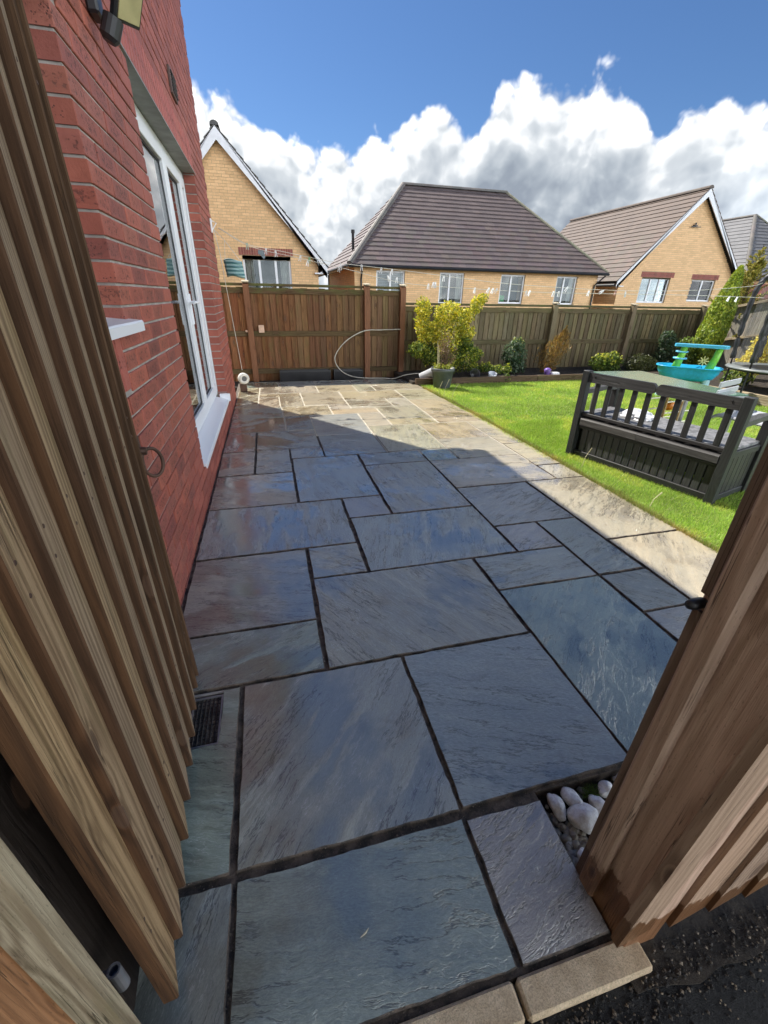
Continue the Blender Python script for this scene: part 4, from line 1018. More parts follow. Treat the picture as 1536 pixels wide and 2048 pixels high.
def gable_house(label, xc, half, y, yb, ze, za, holes, wins, tile_col, limit_side, eo=.28, side='right', bw=.20):
    hs = thing('buff_brick_house', (xc, y, -.16), label, 'house')
    sl_ = (za-ze)/half
    wx = half-.16
    zw = za-.20
    def span(z):
        h = wx if z < zw-sl_*wx else max(0, (zw-z)/sl_)
        return (xc-h, xc+h)
    # wall body with window recesses left as boxes behind the bricks
    q = MB(); ys = y+.004
    zt = ze+.02
    xs = sorted({xc-wx, xc+wx}|{h[0] for h in wins}|{h[1] for h in wins})
    lastx = xc-wx
    for (a, b, c, d) in sorted(w[:4] for w in wins):
        q.box(lastx, ys, -.3, a, ys+.3, zt); q.box(a, ys, -.3, b, ys+.3, c); q.box(a, ys, d, b, ys+.3, zt); lastx = b
    q.box(lastx, ys, -.3, xc+wx, ys+.3, zt)
    ht = (zw-zt)/sl_
    q.prism([(xc-min(wx, ht), zt+.0005), (xc+min(wx, ht), zt+.0005), (xc, zw)], ys, ys+.3, 1)
    q.box(xc-wx, ys+.301, -.3, xc-wx+.3, yb, zt-.1); q.box(xc+wx-.3, ys+.301, -.3, xc+wx, yb, zt-.1)
    wl = put('wall', q.mesh('wall'), M_ymortar, hs)
    zs = [z for z in np.arange(.6, za, .075)]
    brick_front(wl, 'brick_courses', y, zs, span, [w[:4] for w in wins]+[(a-.1, b+.1, d, d+.225) for (a, b, c, d, *_r) in wins if len(_r) > 1 and _r[1]], BUFF)
    for w in wins:
        a, b, c, d = w[:4]; upvc_window(hs, a, b, c, d, y+.06, w[4], w[6] if len(w) > 6 else 'curtain')
        if w[5]: soldier_head(wl, a-.09, b+.09, d+.005, y)
    # side bricks
    for sgn in (-1, 1):
        stx = MB(); X = xc+sgn*wx
        for (a, b, z0, z1) in brick_face([z for z in np.arange(.6, ze-.12, .075)], y, yb, lambda z: [(y, yb)]):
            X2 = X+sgn*.006; X1 = X-sgn*.01
            stx.v += [(X2, a, z0), (X2, b, z0), (X2, b, z1), (X2, a, z1), (X1, a, z0), (X1, b, z0), (X1, b, z1), (X1, a, z1)]
            o = len(stx.v)-8; stx.f += [(o, o+1, o+2, o+3), (o+4, o+5, o+1, o), (o+5, o+6, o+2, o+1), (o+6, o+7, o+3, o+2), (o+7, o+4, o, o+3)]
        put('brick_courses', stx.mesh('brick_courses'), M_ybrick, wl, color=BUFF, kind='stuff')
    # roof
    yf = y-.22
    q = MB(); t_ = .10; k = math.hypot(1, sl_)
    q.prism([(xc-half-.1, ze-.1*sl_), (xc, za), (xc+half+.1, ze-.1*sl_), (xc+half+.1, ze-.1*sl_-t_), (xc, za-t_*k), (xc-half-.1, ze-.1*sl_-t_)], yf+.035, yb+.2, 1)
    rf_ = put('roof', q.mesh('roof'), M_roofbody, hs)
    L = math.hypot(half+.16, (half+.16)*sl_)
    for sgn in (-1, 1):
        E0 = Vector((xc+sgn*(half+.16), yf, ze-.16*sl_+.012)); ulen = yb+.2-yf
        vv = Vector((-sgn, 0, sl_)).normalized()
        roof_slope(E0, (0, 1, 0), vv, lambda v_: (0, ulen), L, .27, .30, tile_col, hs, rf_, limit_side if sgn == (-1 if side == 'left' else 1) else 0)
    ridge_tiles((xc, yf, za+.01), (xc, yb+.2, za+.01), rf_, tuple(c*.8 for c in tile_col))
    # barge boards
    for sgn in (-1, 1):
        q = MB(); h = bw*k
        p0 = (xc+sgn*(half+.13), ze-.13*sl_-.012); p1 = (xc, za-.012)
        q.prism([p0, p1, (p1[0], p1[1]-h), (p0[0], p0[1]-h*.55), (p0[0]-sgn*.02, p0[1]-h)], yf-.0, yf+.03, 1)
        put('barge_board', q.mesh('barge_board'), M_whitepaint, hs)
        q = MB(); q.box(xc+sgn*(half-.16)-.12 if sgn > 0 else xc+sgn*(half-.16)-.14, yf+.04, ze-.34, xc+sgn*(half-.16)+.14 if sgn > 0 else xc+sgn*(half-.16)+.12, yb, ze-.30)
        put('soffit', q.mesh('soffit'), M_whitepaint, hs)
        q = MB(); q.tube([(xc+sgn*(half+.15), yf+.1, ze-.28), (xc+sgn*(half+.15), yb, ze-.28)], .055, 6); put('gutter', q.mesh('gutter'), M_black, hs)
    return hs
gl = gable_house('buff brick gable house close behind the patio fence on the left', -.87, 2.84, 16, 25, 2.29, 5.45, None,
    [(-.55, .94, 1.35, 2.41, (.34, .68), True, 'curtain')], (.10, .095, .09), 40)
gr = gable_house('buff brick gable house at the right with a brown tiled roof', 18.65, 3.42, 18, 26.9, 2.24, 5.62, None,
    [(16.55, 18.12, 1.28, 2.30, (.36, .68), True, 'blind'), (19.38, 20.75, 1.38, 2.28, (.5,), True, 'curtain')], (.118, .086, .068), 300, side='left')
q = MB(); q.box(18.48, 17.9, 4.30, 18.66, 17.99, 4.34); q.tube([(18.55, 17.92, 4.30), (18.55, 17.92, 4.42)], .03, 6); q.box(18.35, 17.9, 4.26, 18.85, 17.93, 4.285)
put('satellite_bracket', q.mesh('satellite_bracket'), M_black, gr)

def hip_house(label, x0, x1, y, yb, ze, rx0, rx1, yr, zr, tile_col, wins, limit, yr2=None):
    yr2 = yr2 or yr
    hs = thing('bungalow', ((x0+x1)/2, y, -.16), label, 'bungalow')
    wx0, wx1, wy = x0+.28, x1-.28, y+.28
    q = MB(); lastx = wx0
    for w in sorted(w_[:4] for w_ in wins):
        a, b, c, d = w; q.box(lastx, wy, -.3, a, wy+.3, ze); q.box(a, wy, -.3, b, wy+.3, c); q.box(a, wy, d, b, wy+.3, ze); lastx = b
    q.box(lastx, wy, -.3, wx1, wy+.3, ze); q.box(wx0, wy+.301, -.3, wx0+.3, yb-.28, ze); q.box(wx1-.3, wy+.301, -.3, wx1, yb-.28, ze)
    wl = put('wall', q.mesh('wall'), M_ymortar, hs)
    zs = list(np.arange(.6, ze-.1, .075))
    brick_front(wl, 'brick_courses', wy-.004, zs, lambda z: (wx0, wx1), [w[:4] for w in wins], BUFF)
    for X, sgn in ((wx0, -1), (wx1, 1)):
        stx = MB()
        for (a, b, z0, z1) in brick_face(zs, wy, yb-.3, lambda z: [(wy, yb-.3)]):
            X2 = X+sgn*.006; X1 = X-sgn*.01
            stx.v += [(X2, a, z0), (X2, b, z0), (X2, b, z1), (X2, a, z1), (X1, a, z0), (X1, b, z0), (X1, b, z1), (X1, a, z1)]
            o = len(stx.v)-8; stx.f += [(o, o+1, o+2, o+3), (o+4, o+5, o+1, o), (o+5, o+6, o+2, o+1), (o+6, o+7, o+3, o+2), (o+7, o+4, o, o+3)]
        put('brick_courses', stx.mesh('brick_courses'), M_ybrick, wl, color=(.78, .45, .21), kind='stuff')
    for w in wins: upvc_window(hs, *w[:4], wy+.05, w[4], w[5])
    q = MB(); q.box(x0+.02, y+.02, ze-.04, x1-.02, yb-.02, ze-.005)
    put('soffit', q.mesh('soffit'), M_whitepaint, hs)
    q = MB(); A = [(x0, y, ze), (x1, y, ze), (x1, yb, ze), (x0, yb, ze), (rx0, yr, zr), (rx1, yr, zr), (rx1, yr2, zr), (rx0, yr2, zr)]
    q.add([(p[0], p[1], p[2]-(.0 if i < 4 else .02)) for i, p in enumerate(A)], [(0, 1, 5, 4), (1, 2, 6, 5), (2, 3, 7, 6), (3, 0, 4, 7), (0, 3, 2, 1)] + ([(4, 5, 6, 7)] if yr2 != yr else []))
    rf_ = put('roof', q.mesh('roof'), M_roofbody, hs)
    dy = yr-y; L = math.hypot(dy, zr-ze); W_ = x1-x0
    roof_slope(Vector((x0, y, ze+.01)), (1, 0, 0), (0, dy, zr-ze), lambda v_: ((rx0-x0)*v_/L, W_-(x1-rx1)*v_/L), L, L/19, .32, tile_col, hs, rf_, limit)
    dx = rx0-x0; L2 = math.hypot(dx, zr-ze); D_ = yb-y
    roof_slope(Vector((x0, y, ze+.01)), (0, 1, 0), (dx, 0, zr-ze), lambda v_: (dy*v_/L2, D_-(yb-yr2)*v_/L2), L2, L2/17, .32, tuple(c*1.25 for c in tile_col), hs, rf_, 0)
    dx = x1-rx1; L3 = math.hypot(dx, zr-ze)
    roof_slope(Vector((x1, y, ze+.01)), (0, 1, 0), (-dx, 0, zr-ze), lambda v_: (dy*v_/L3, D_-(yb-yr2)*v_/L3), L3, L3/17, .32, tile_col, hs, rf_, 0)
    rc = (.12, .11, .10)
    ridge_tiles(*(((rx0, yr, zr+.02), (rx1, yr, zr+.02)) if yr2 == yr else ((rx0, yr, zr+.02), (rx0, yr2, zr+.02))), rf_, rc, .11); ridge_tiles((x0+.05, y+.05, ze+.06), (rx0, yr, zr+.02), rf_, rc, .11); ridge_tiles((x1-.05, y+.05, ze+.06), (rx1, yr, zr+.02), rf_, (.22, .215, .15), .09)
    q = MB(); q.tube([(x0, y-.05, ze-.03), (x1, y-.05, ze-.03)], .055, 6); q.tube([(x0-.05, y, ze-.03), (x0-.05, yb, ze-.03)], .055, 6); put('gutter', q.mesh('gutter'), M_black, hs)
    for (px, py, d) in ((wx0+.25, wy-.06, 0), (wx1-.12, wy-.06, 1), (wx0-.06, yb-.6, 0)):
        q = MB(); q.tube([(px+(.3 if d else 0), py-.2 if py < yb-1 else py, ze-.08), (px, py, ze-.45), (px, py, -.1)], .035, 6); put('downpipe', q.mesh('downpipe'), M_black, hs)
    return hs
hb = hip_house('hipped bungalow with a purple grey tiled roof behind the centre of the fence', 3.19, 14.72, 18, 26, 2.38, 6.25, 11.15, 21.5, 5.60, (.118, .092, .088),
    [(4.33, 5.5, 1.2, 2.24, (.5,), 'blind'), (6.98, 8.05, 1.1, 2.24, (.42,), 'curtain'), (9.72, 10.85, 1.15, 2.24, (.45,), 'none'), (12.4, 13.42, 1.15, 2.24, (.4,), 'curtain')], 300)
q = MB(); q.tube([(3.75, 20, 2.8), (3.75, 20, 3.62)], .055, 8); q.tube([(3.75, 20, 3.6), (3.75, 20, 3.72)], .075, 8); put('flue_pipe', q.mesh('flue_pipe'), M_black, hb)
q = MB(); q.cbox(9.95, 18.6, 1.32, .35, .2, .28, .05); put('green_toy', q.mesh('green_toy'), simple('green_plastic', (.05, .40, .12), .4), hb)
fh = hip_house('grey roofed house with a red brick wall at the far right edge', 27.5, 35.5, 22, 34, 2.62, 31.45, 31.55, 26, 6.4, (.12, .12, .125), [], 60, 31.)
q = MB(); q.box(27.8, 22.20, .3, 35.2, 22.26, 2.4); put('red_wall', q.mesh('red_wall'), M_brick, fh, color=(.30, .09, .07))
th = gable_house('distant grey sided house glimpsed between the two nearer houses', 1.4, 2.6, 34, 42, 2.9, 5.0, None, [], (.30, .28, .25), 0)

# ------------------------------------------------------------------ lawn and planting bed
mb = MB(); mb.add([(2.478, -1.5, -.012), (9.55, -1.5, -.012), (9.55, 6.96, -.012), (2.36, 6.96, -.012), (2.36, 6.6, -.012), (2.478, 5.1, -.012)], [(0, 1, 2, 3, 4, 5)])
put('lawn', mb.mesh('lawn'), M_lawn, kind='structure')
mb = MB(); mb.box(2.30, 6.99, -.15, 9.55, 8.20, .045); put('flower_bed', mb.mesh('flower_bed'), M_soil, kind='structure')
mb = MB(); mb.box(-.8, 7.56, -.155, 2.30, 8.20, -.07); put('gravel_margin', mb.mesh('gravel_margin'), M_soil, kind='structure')
rs = np.random.RandomState(11)
def grass(N, gen, hmin, hmax, w, name, pal):
    x, y = gen(N)
    h = rs.uniform(hmin, hmax, N); a = rs.uniform(0, 2*math.pi, N); ln = rs.normal(0, .5, N)*h
    p0 = np.stack([x-np.cos(a)*w/2, y-np.sin(a)*w/2, np.full(N, -.013)], 1); p1 = np.stack([x+np.cos(a)*w/2, y+np.sin(a)*w/2, np.full(N, -.013)], 1)
    b = rs.uniform(0, 2*math.pi, N); p2 = np.stack([x+np.cos(b)*ln, y+np.sin(b)*ln, -.013+h], 1)
    v = np.stack([p0, p1, p2], 1).reshape(-1, 3)
    me = bpy.data.meshes.new(name); me.vertices.add(3*N); me.vertices.foreach_set('co', v.ravel())
    me.loops.add(3*N); me.loops.foreach_set('vertex_index', np.arange(3*N)); me.polygons.add(N); me.polygons.foreach_set('loop_start', np.arange(N)*3); me.polygons.foreach_set('loop_total', np.full(N, 3))
    at = me.attributes.new('col', 'FLOAT_COLOR', 'POINT')
    pal = np.array(pal); c = pal[rs.randint(0, len(pal), N)]*rs.uniform(.7, 1.25, (N, 1))
    patch = np.array([mn.noise((xx*1.3, yy*1.3, 3.))+.6*mn.noise((xx*4.1, yy*4.1, 8.)) for xx, yy in zip(x, y)]); c = c*(1+patch[:, None]*.35)*np.where(patch[:, None] > .22, np.array([[1.18, .98, 1.1]]), 1.)
    c = np.clip(np.repeat(c, 3, 0), 0, 1); at.data.foreach_set('color', np.concatenate([c, np.ones((3*N, 1))], 1).ravel())
    me.update(); me.materials.append(M_leaf); return me
def gen_near(N):
    y = 1.3+rs.rand(N)**1.2*3.2; x = 2.48+rs.rand(N)*2.2; return x, y
def gen_far(N):
    y = 3.2+rs.rand(N)*3.75; x = 2.42+rs.rand(N)**1.1*6.2; return x, y
PG = [(.34, .52, .07), (.40, .56, .09), (.30, .47, .07), (.44, .57, .12), (.50, .56, .17), (.24, .40, .06)]
put('grass', grass(130000, gen_near, .014, .034, .0035, 'grass', PG), kind='stuff')
put('grass', grass(150000, gen_far, .015, .036, .006, 'grass', PG), kind='stuff')
def gen_edge(N):
    y = 1.5+rs.rand(N)*5.2; k = np.array([max(0, mn.noise((yy*3.1, 2., 0.))+.15) for yy in y]); x = 2.47+np.abs(rs.normal(0, .035, N))*(0.5+k*2)-.028*k-np.clip(y-5, 0, 2)*.05; return x, y
put('edge_grass', grass(17000, gen_edge, .015, .05, .0035, 'edge_grass', [(.30, .27, .08), (.35, .30, .12), (.20, .26, .05), (.42, .36, .18), (.16, .24, .04)]), kind='stuff')
for i, (x, y, h, dx, lb) in enumerate([(2.44, 6.12, .20, .05, 'pale dry grass stalk at the lawn edge, left of the pair'), (2.50, 6.05, .24, .07, 'tall pale dry grass stalk at the lawn edge near the flower pot'), (2.60, 5.95, .19, .08, 'leaning dry grass stalk at the lawn edge, right of the others'),
    (2.62, 2.98, .17, .05, 'pale dry stalk standing at the lawn edge in front of the black bench'), (2.57, 2.16, .11, .06, 'short dry stalk at the lawn edge nearest the gate post')]):
    q = MB(); q.tube([(x, y, -.02), (x+dx*.3, y, h*.5), (x+dx, y-.01, h)], [.003, .0025, .0035], 5)
    put('dry_stalk', q.mesh('dry_stalk'), simple('dry_stalk', (.55, .48, .30), .7) if i == 0 else bpy.data.materials['dry_stalk'], label=lb, cat='dry stalk', group='dry stalks along the lawn edge')
# bed edging
be = thing('bed_edging', (5.9, 6.97, -.1), 'dark brown timber edging board along the front of the back planting bed', 'edging')
x = 2.34
for L in (2.35, 2.4, 2.4):
    q = MB(); q.cbox(0, 0, 0, .04, .20, L-.01, .006); put('timber', q.mesh('timber'), M_sleeper, be, T3(x+L/2, 6.975, .0) @ RY(math.pi/2) @ RZ(math.pi/2), jit((.17, .115, .075), .1)); x += L
be2 = thing('bed_edging', (7.0, 5.3, -.1), 'light tan sleeper edging of the bed on the right by the trampoline legs', 'edging')
A_, B_ = Vector((6.55, 6.55, .02)), Vector((7.12, 3.9, .02)); d = (B_-A_); L = d.length/2
for k in range(2):
    c = A_+d*(.25+.5*k); q = MB(); q.cbox(0, 0, 0, .10, .24, L-.01, .01)
    put('timber', q.mesh('timber'), M_sleeper, be2, T3(*c) @ RZ(math.atan2(d.y, d.x)) @ RY(math.pi/2) @ RZ(math.pi/2), jit((.46, .37, .26), .08))
mb = MB(); mb.prism([(6.62, 6.55), (7.19, 3.9), (9.55, 3.9), (9.55, 6.95), (6.62, 6.95)], -.012, .10); put('side_bed', mb.mesh('side_bed'), M_soil, kind='structure')

# ------------------------------------------------------------------ plants
def pal_cols(n, pal, var=.3):
    pal = np.array(pal); return np.clip(pal[rs.randint(0, len(pal), n)]*rs.uniform(1-var, 1+var, (n, 1)), 0, 1)
def clumps(blobs, n, surf=.5):
    """blobs: (cx,cy,cz,rx,ry,rz,weight). points near surface and within; returns pos,normal,blob index"""
    w = np.array([b[6] if len(b) > 6 else b[3]*b[4]+b[5]*b[3] for b in blobs]); w = w/w.sum()
    bi = rs.choice(len(blobs), n, p=w); B = np.array([b[:6] for b in blobs])[bi]
    d = rs.normal(size=(n, 3)); d /= np.linalg.norm(d, axis=1, keepdims=True)
    r = 1-np.abs(rs.normal(0, .28, n)); r = np.clip(r, .1, 1.12)
    lump = np.array([1+.28*mn.noise(Vector(q*2.6)+Vector((b*3.7, 0, 0))) for q, b in zip(d, bi)])
    pos = B[:, :3]+d*B[:, 3:]*(r*lump)[:, None]
    return pos, d, bi
def plant(name, label, cat, base, blobs, n, size, pal, stems=(), aspect=1.8, group=None, top_pal=None, ztop=None, tilt=.9, fr=None):
    pt_ = thing(name, base, label, cat, group)
    pos, d, bi = clumps(blobs, n)
    nr = d*(1-tilt*.5)+rs.normal(size=(n, 3))*tilt*.6+np.array([0, 0, .3])
    col = pal_cols(n, pal)
    if top_pal is not None:
        k = np.clip((pos[:, 2]-ztop[0])/(ztop[1]-ztop[0]), 0, 1)+rs.normal(0, .22, n)
        m_ = k > .5; col[m_] = pal_cols(m_.sum(), top_pal)
    put('foliage', leaf_mesh('foliage', pos, nr, size*rs.uniform(.6, 1.3, n), col, aspect), None, pt_)
    q = MB()
    for s in stems: q.tube(s[0], s[1], 6)
    if not stems:
        for b in blobs[:6]:
            q.tube([base, ((base[0]+b[0])/2+rnd.uniform(-.02, .02), (base[1]+b[1])/2, (base[2]+b[2])/2), b[:3]], [.012, .008, .004], 5)
    put('stem', q.mesh('stem'), M_stem, pt_)
    return pt_
YEL = [(.80, .62, .04), (.85, .70, .08), (.72, .58, .05), (.62, .58, .06), (.86, .78, .26)]
GRN = [(.085, .14, .025), (.11, .17, .03), (.07, .115, .025), (.16, .21, .035)]
YG = [(.30, .33, .04), (.42, .42, .05), (.22, .28, .04), (.5, .47, .07)]
base = (3.10, 7.55, .04)
eb = [(2.62, 7.55, 1.16, .15, .12, .18), (2.62, 7.55, .93, .15, .12, .2), (2.82, 7.5, .78, .16, .13, .2), (2.68, 7.55, .72, .14, .12, .16), (3.08, 7.50, 1.06, .28, .20, .22), (3.05, 7.48, .84, .28, .20, .20), (3.1, 7.42, .62, .24, .18, .18), (3.25, 7.5, .95, .20, .16, .20), (3.42, 7.5, 1.05, .14, .12, .14),
      (3.58, 7.5, 1.22, .12, .10, .14), (3.68, 7.5, 1.32, .10, .09, .10), (3.42, 7.45, .78, .17, .14, .14)]
lowb = [(2.55, 7.5, .50, .20, .16, .14), (2.80, 7.5, .42, .20, .15, .2), (3.20, 7.42, .46, .22, .16, .20), (3.45, 7.45, .36, .25, .18, .24), (3.65, 7.45, .42, .14, .12, .12), (3.1, 7.5, .25, .25, .18, .2), (3.35, 7.35, .6, .17, .13, .14)]
pt_ = thing('euonymus_bush', base, 'tall yellow variegated evergreen bush with three lobes above the back fence', 'bush')
pos, d, bi = clumps(eb, 9500); n = len(pos); col = pal_cols(n, YEL)
m_ = rs.rand(n) < .52; col[m_] = pal_cols(m_.sum(), YG)
put('foliage', leaf_mesh('foliage', pos, d*.6+rs.normal(size=(n, 3))*.6, .026*rs.uniform(.6, 1.3, n), col, 1.7), None, pt_)
pos, d, bi = clumps(lowb, 6000); n = len(pos); col = pal_cols(n, GRN); m_ = rs.rand(n) < .38; col[m_] = pal_cols(m_.sum(), YG)
put('lower_foliage', leaf_mesh('lower_foliage', pos, d*.6+rs.normal(size=(n, 3))*.6, .026*rs.uniform(.6, 1.3, n), col, 1.7), None, pt_)
q = MB()
for b in eb+lowb: q.tube([(3.05+rnd.uniform(-.1, .1), 7.55, .04), ((3.05+b[0])/2, 7.55, b[2]*.5), b[:3]], [.02, .012, .005], 5)
put('stem', q.mesh('stem'), M_stem, pt_)
plant('holly_bush', 'rounded dark holly bush with pale tips against the back fence', 'bush', (4.55, 7.6, .04), [(4.50, 7.55, .38, .24, .2, .24), (4.55, 7.55, .18, .2, .18, .14), (4.50, 7.5, .58, .14, .12, .13)], 2300, .026,
      [(.05, .095, .05), (.07, .12, .06), (.09, .14, .08), (.16, .21, .14)], top_pal=[(.5, .5, .16), (.12, .18, .07), (.10, .16, .06)], ztop=(.45, .85))
plant('low_euonymus', 'low straggly green and yellow shrub leaning over the bed edging', 'shrub', (3.95, 7.3, .04), [(3.78, 7.25, .22, .15, .12, .09), (3.98, 7.2, .18, .16, .12, .09), (4.12, 7.1, .20, .09, .08, .10), (4.08, 7.0, .06, .09, .06, .08), (3.55, 7.3, .2, .12, .1, .1)], 1300, .022, GRN, top_pal=YG, ztop=(.1, .4))
# brown conifer: upward leaning sprays
def sprays(name, label, cat, base, tip, spread, n, size, pal, aspect=4., group=None, taper=True):
    pt_ = thing(name, base, label, cat, group); b = Vector(base); t_ = Vector(tip)
    k = rs.rand(n)**.8; ang = rs.rand(n)*2*math.pi
    wid = spread*np.sin(np.clip(k*.92+.12, 0, 1)*math.pi)**.8*(rs.rand(n)**.5)
    ax = np.array(t_-b)
    wid = wid*(1+.7*np.array([mn.noise((math.cos(a_)*2, math.sin(a_)*2, kk*4)) for a_, kk in zip(ang, k)])); wid[::9] *= 1.5
    pos = np.array(b)+k[:, None]*ax+np.stack([np.cos(ang)*wid, np.sin(ang)*wid*.7, np.zeros(n)], 1)
    al = ax/np.linalg.norm(ax)+np.stack([np.cos(ang)*.35, np.sin(ang)*.3, np.zeros(n)], 1)+rs.normal(size=(n, 3))*.22
    nr = np.cross(al, rs.normal(size=(n, 3)))
    put('foliage', leaf_mesh('foliage', pos, nr, size*rs.uniform(.6, 1.4, n), pal_cols(n, pal), aspect, along=al), None, pt_)
    q = MB(); q.tube([b, b+(t_-b)*.5, t_], [.014, .009, .003], 5); put('stem', q.mesh('stem'), M_stem, pt_)
    return pt_
sprays('brown_conifer', 'small rust brown dying conifer leaning right against the back fence', 'conifer', (5.25, 7.6, .04), (5.52, 7.55, .88), .24, 2600, .013, [(.30, .17, .05), (.24, .13, .045), (.36, .22, .07), (.18, .14, .05)])
plant('bush', 'broad leaved green shrub with yellowish tips beside the brown conifer', 'shrub', (6.5, 7.5, .04), [(6.38, 7.45, .24, .24, .18, .16), (6.62, 7.45, .28, .22, .18, .16), (6.5, 7.4, .14, .28, .18, .14)], 1900, .032, GRN, top_pal=YG, ztop=(.1, .6))
plant('bush', 'dark rounded clipped shrub between the broad leaved shrub and the cypress', 'shrub', (7.35, 7.5, .04), [(7.35, 7.45, .18, .36, .25, .20)], 2600, .016, [(.05, .065, .025), (.07, .08, .03), (.09, .10, .035), (.06, .07, .02)], aspect=2.6)
plant('bush', 'dark blue green shrub with feathery branches left of the cypress', 'shrub', (8.0, 7.6, .04), [(8.0, 7.55, .35, .25, .2, .28), (7.95, 7.55, .65, .2, .15, .17), (8.1, 7.5, .12, .3, .2, .12)], 2600, .022, [(.045, .075, .04), (.06, .10, .05), (.08, .12, .07)], aspect=2.8)
plant('bush', 'green bush at the foot of the golden cypress', 'shrub', (8.35, 7.4, .04), [(8.3, 7.35, .55, .2, .18, .16), (8.4, 7.35, .3, .3, .2, .25), (8.55, 7.3, .4, .2, .2, .2)], 2000, .026, GRN, top_pal=[(.15, .22, .04), (.2, .27, .06)], ztop=(.3, .8))
# golden cypress
cy = thing('golden_cypress', (8.75, 7.3, .04), 'golden green columnar cypress rising above the fence on the right', 'tree')
n = 16000; k = rs.rand(n)**.85; ang = rs.rand(n)*2*math.pi
prof = np.interp(k, [0, .12, .35, .6, .8, .93, 1], [.20, .25, .26, .22, .15, .08, .02])
lump = np.array([1+.22*mn.noise((math.cos(a)*2.2, math.sin(a)*2.2, kk*7)) for a, kk in zip(ang, k)])
rr_ = prof*lump*(1-np.abs(rs.normal(0, .16, n)))
x0c = 8.66+.26*k; y0c = 7.3+0*k
pos = np.stack([x0c+np.cos(ang)*rr_, y0c+np.sin(ang)*rr_, 0.1+k*1.86], 1)
al = np.stack([np.cos(ang)*.55, np.sin(ang)*.55, np.ones(n)], 1)+rs.normal(size=(n, 3))*.3
nr = np.stack([np.cos(ang), np.sin(ang), .2*np.ones(n)], 1)+rs.normal(size=(n, 3))*.45
put('crown', leaf_mesh('crown', pos, nr, .021*rs.uniform(.6, 1.4, n), pal_cols(n, [(.32, .41, .045), (.40, .47, .05), (.26, .36, .04), (.48, .50, .07), (.17, .25, .04)]), 2.6, along=al), None, cy)
q = MB(); q.tube([(8.75, 7.3, 0), (8.75, 7.3, 1.0), (8.9, 7.3, 1.85)], [.04, .03, .008], 7); put('trunk', q.mesh('trunk'), M_stem, cy)
# spiky conifer beyond the side fence
sp_ = thing('spreading_conifer', (9.98, 7.85, -.12), 'spiky golden conifer with outstretched branches beyond the side fence', 'tree')
P_, N_, A_l, q = [], [], [], MB()
for b in range(120):
    h = rs.uniform(.5, 2.3); a = rs.uniform(0, 2*math.pi); L = (2.55-h)*rs.uniform(.30, .52); el_ = rs.uniform(.25, .95)
    p0 = np.array([9.98, 7.85, h]); dv = np.array([math.cos(a)*math.cos(el_), math.sin(a)*math.cos(el_), math.sin(el_)])
    q.tube([p0, p0+dv*L], [.008, .002], 4)
    m_ = int(95*L/.5); t_ = rs.rand(m_); P_.append(p0+t_[:, None]*dv*L+rs.normal(size=(m_, 3))*.035*(1.1-t_[:, None])); A_l.append(dv+rs.normal(size=(m_, 3))*.5)
P_ = np.concatenate(P_); A_l = np.concatenate(A_l); n = len(P_)
put('crown', leaf_mesh('crown', P_, rs.normal(size=(n, 3)), .020*rs.uniform(.6, 1.4, n), pal_cols(n, [(.36, .30, .06), (.28, .27, .05), (.20, .22, .04), (.42, .34, .09)]), 3., along=A_l), None, sp_)
q.tube([(9.98, 7.85, -.1), (9.98, 7.85, 1.5), (9.98, 7.85, 2.4)], [.05, .03, .006], 6); put('trunk', q.mesh('trunk'), M_stem, sp_)
plant('yellow_bush', 'bright golden yellow bush in front of the side fence by the trampoline', 'bush', (8.45, 6.0, .08), [(8.5, 6.0, .62, .26, .2, .26), (8.35, 6.0, .35, .26, .2, .22), (8.6, 6.0, .85, .16, .15, .14)], 2500, .030, YEL, aspect=2.)
for i, (x, y, s, lb) in enumerate([(7.6, 5.6, .2, 'green leafy plant behind the trampoline legs in the side bed'), (7.9, 5.0, .22, 'green strappy plant farthest right in the side bed')]):
    plant('bedding_plant', lb, 'plant', (x, y, .08), [(x, y, .2, s*1.2, s, .13)], 500, .032, GRN+[(.4, .42, .12)], aspect=3.2)
# potted plant
pot = thing('flower_pot', (2.73, 6.72, -.012), 'dark green plastic flower pot on the lawn corner', 'flower pot')
q = MB(); q.lathe([(0, .0), (.118, 0), (.122, .006), (.158, .235), (.172, .238), (.178, .285), (.168, .287), (.160, .245), (.0, .24)], 28)
put('pot', q.mesh('pot', True), simple('dark_grey_pot', (.085, .095, .095), .45, var=.2), pot, WM[pot.name] @ Matrix.Scale(1.12, 4))
q = MB(); q.lathe([(0, .25), (.160, .25)], 20); put('soil', q.mesh('soil'), M_soil, pot, WM[pot.name] @ Matrix.Scale(1.12, 4))
pp_ = thing('potted_plant', (2.73, 6.72, .24), 'half dead brown twiggy plant with pale canes growing in the green pot', 'plant')
q = MB()
P_ = []
for k in range(26):
    a = rnd.uniform(0, 6.28); tip = (2.76+rnd.gauss(0, .09), 6.72+rnd.gauss(0, .06), .45+abs(rnd.gauss(.18, .2)))
    pb_ = (2.73+math.cos(a)*.05, 6.72+math.sin(a)*.05, .24); md = tuple((u+v)/2+rnd.uniform(-.03, .03) for u, v in zip(pb_, tip))
    q.tube([pb_, md, tip], [.004, .003, .0015], 4); P_ += [np.array(md)+(np.array(tip)-np.array(md))*rs.rand()+rs.normal(size=3)*.02 for _ in range(38)]
put('twigs', q.mesh('twigs'), M_stem, pp_)
P_ = np.array(P_); n = len(P_)
put('dead_foliage', leaf_mesh('dead_foliage', P_, rs.normal(size=(n, 3)), .013*rs.uniform(.5, 1.4, n), pal_cols(n, [(.25, .16, .10), (.32, .22, .15), (.20, .14, .09)]), 2.2), None, pp_)
q = MB()
for (dx, h) in ((-.13, .72), (-.115, .66), (-.10, .60)): q.tube([(2.73+dx+.03, 6.70, .24), (2.73+dx+.015, 6.70, .45), (2.73+dx, 6.70, h)], .004, 5)
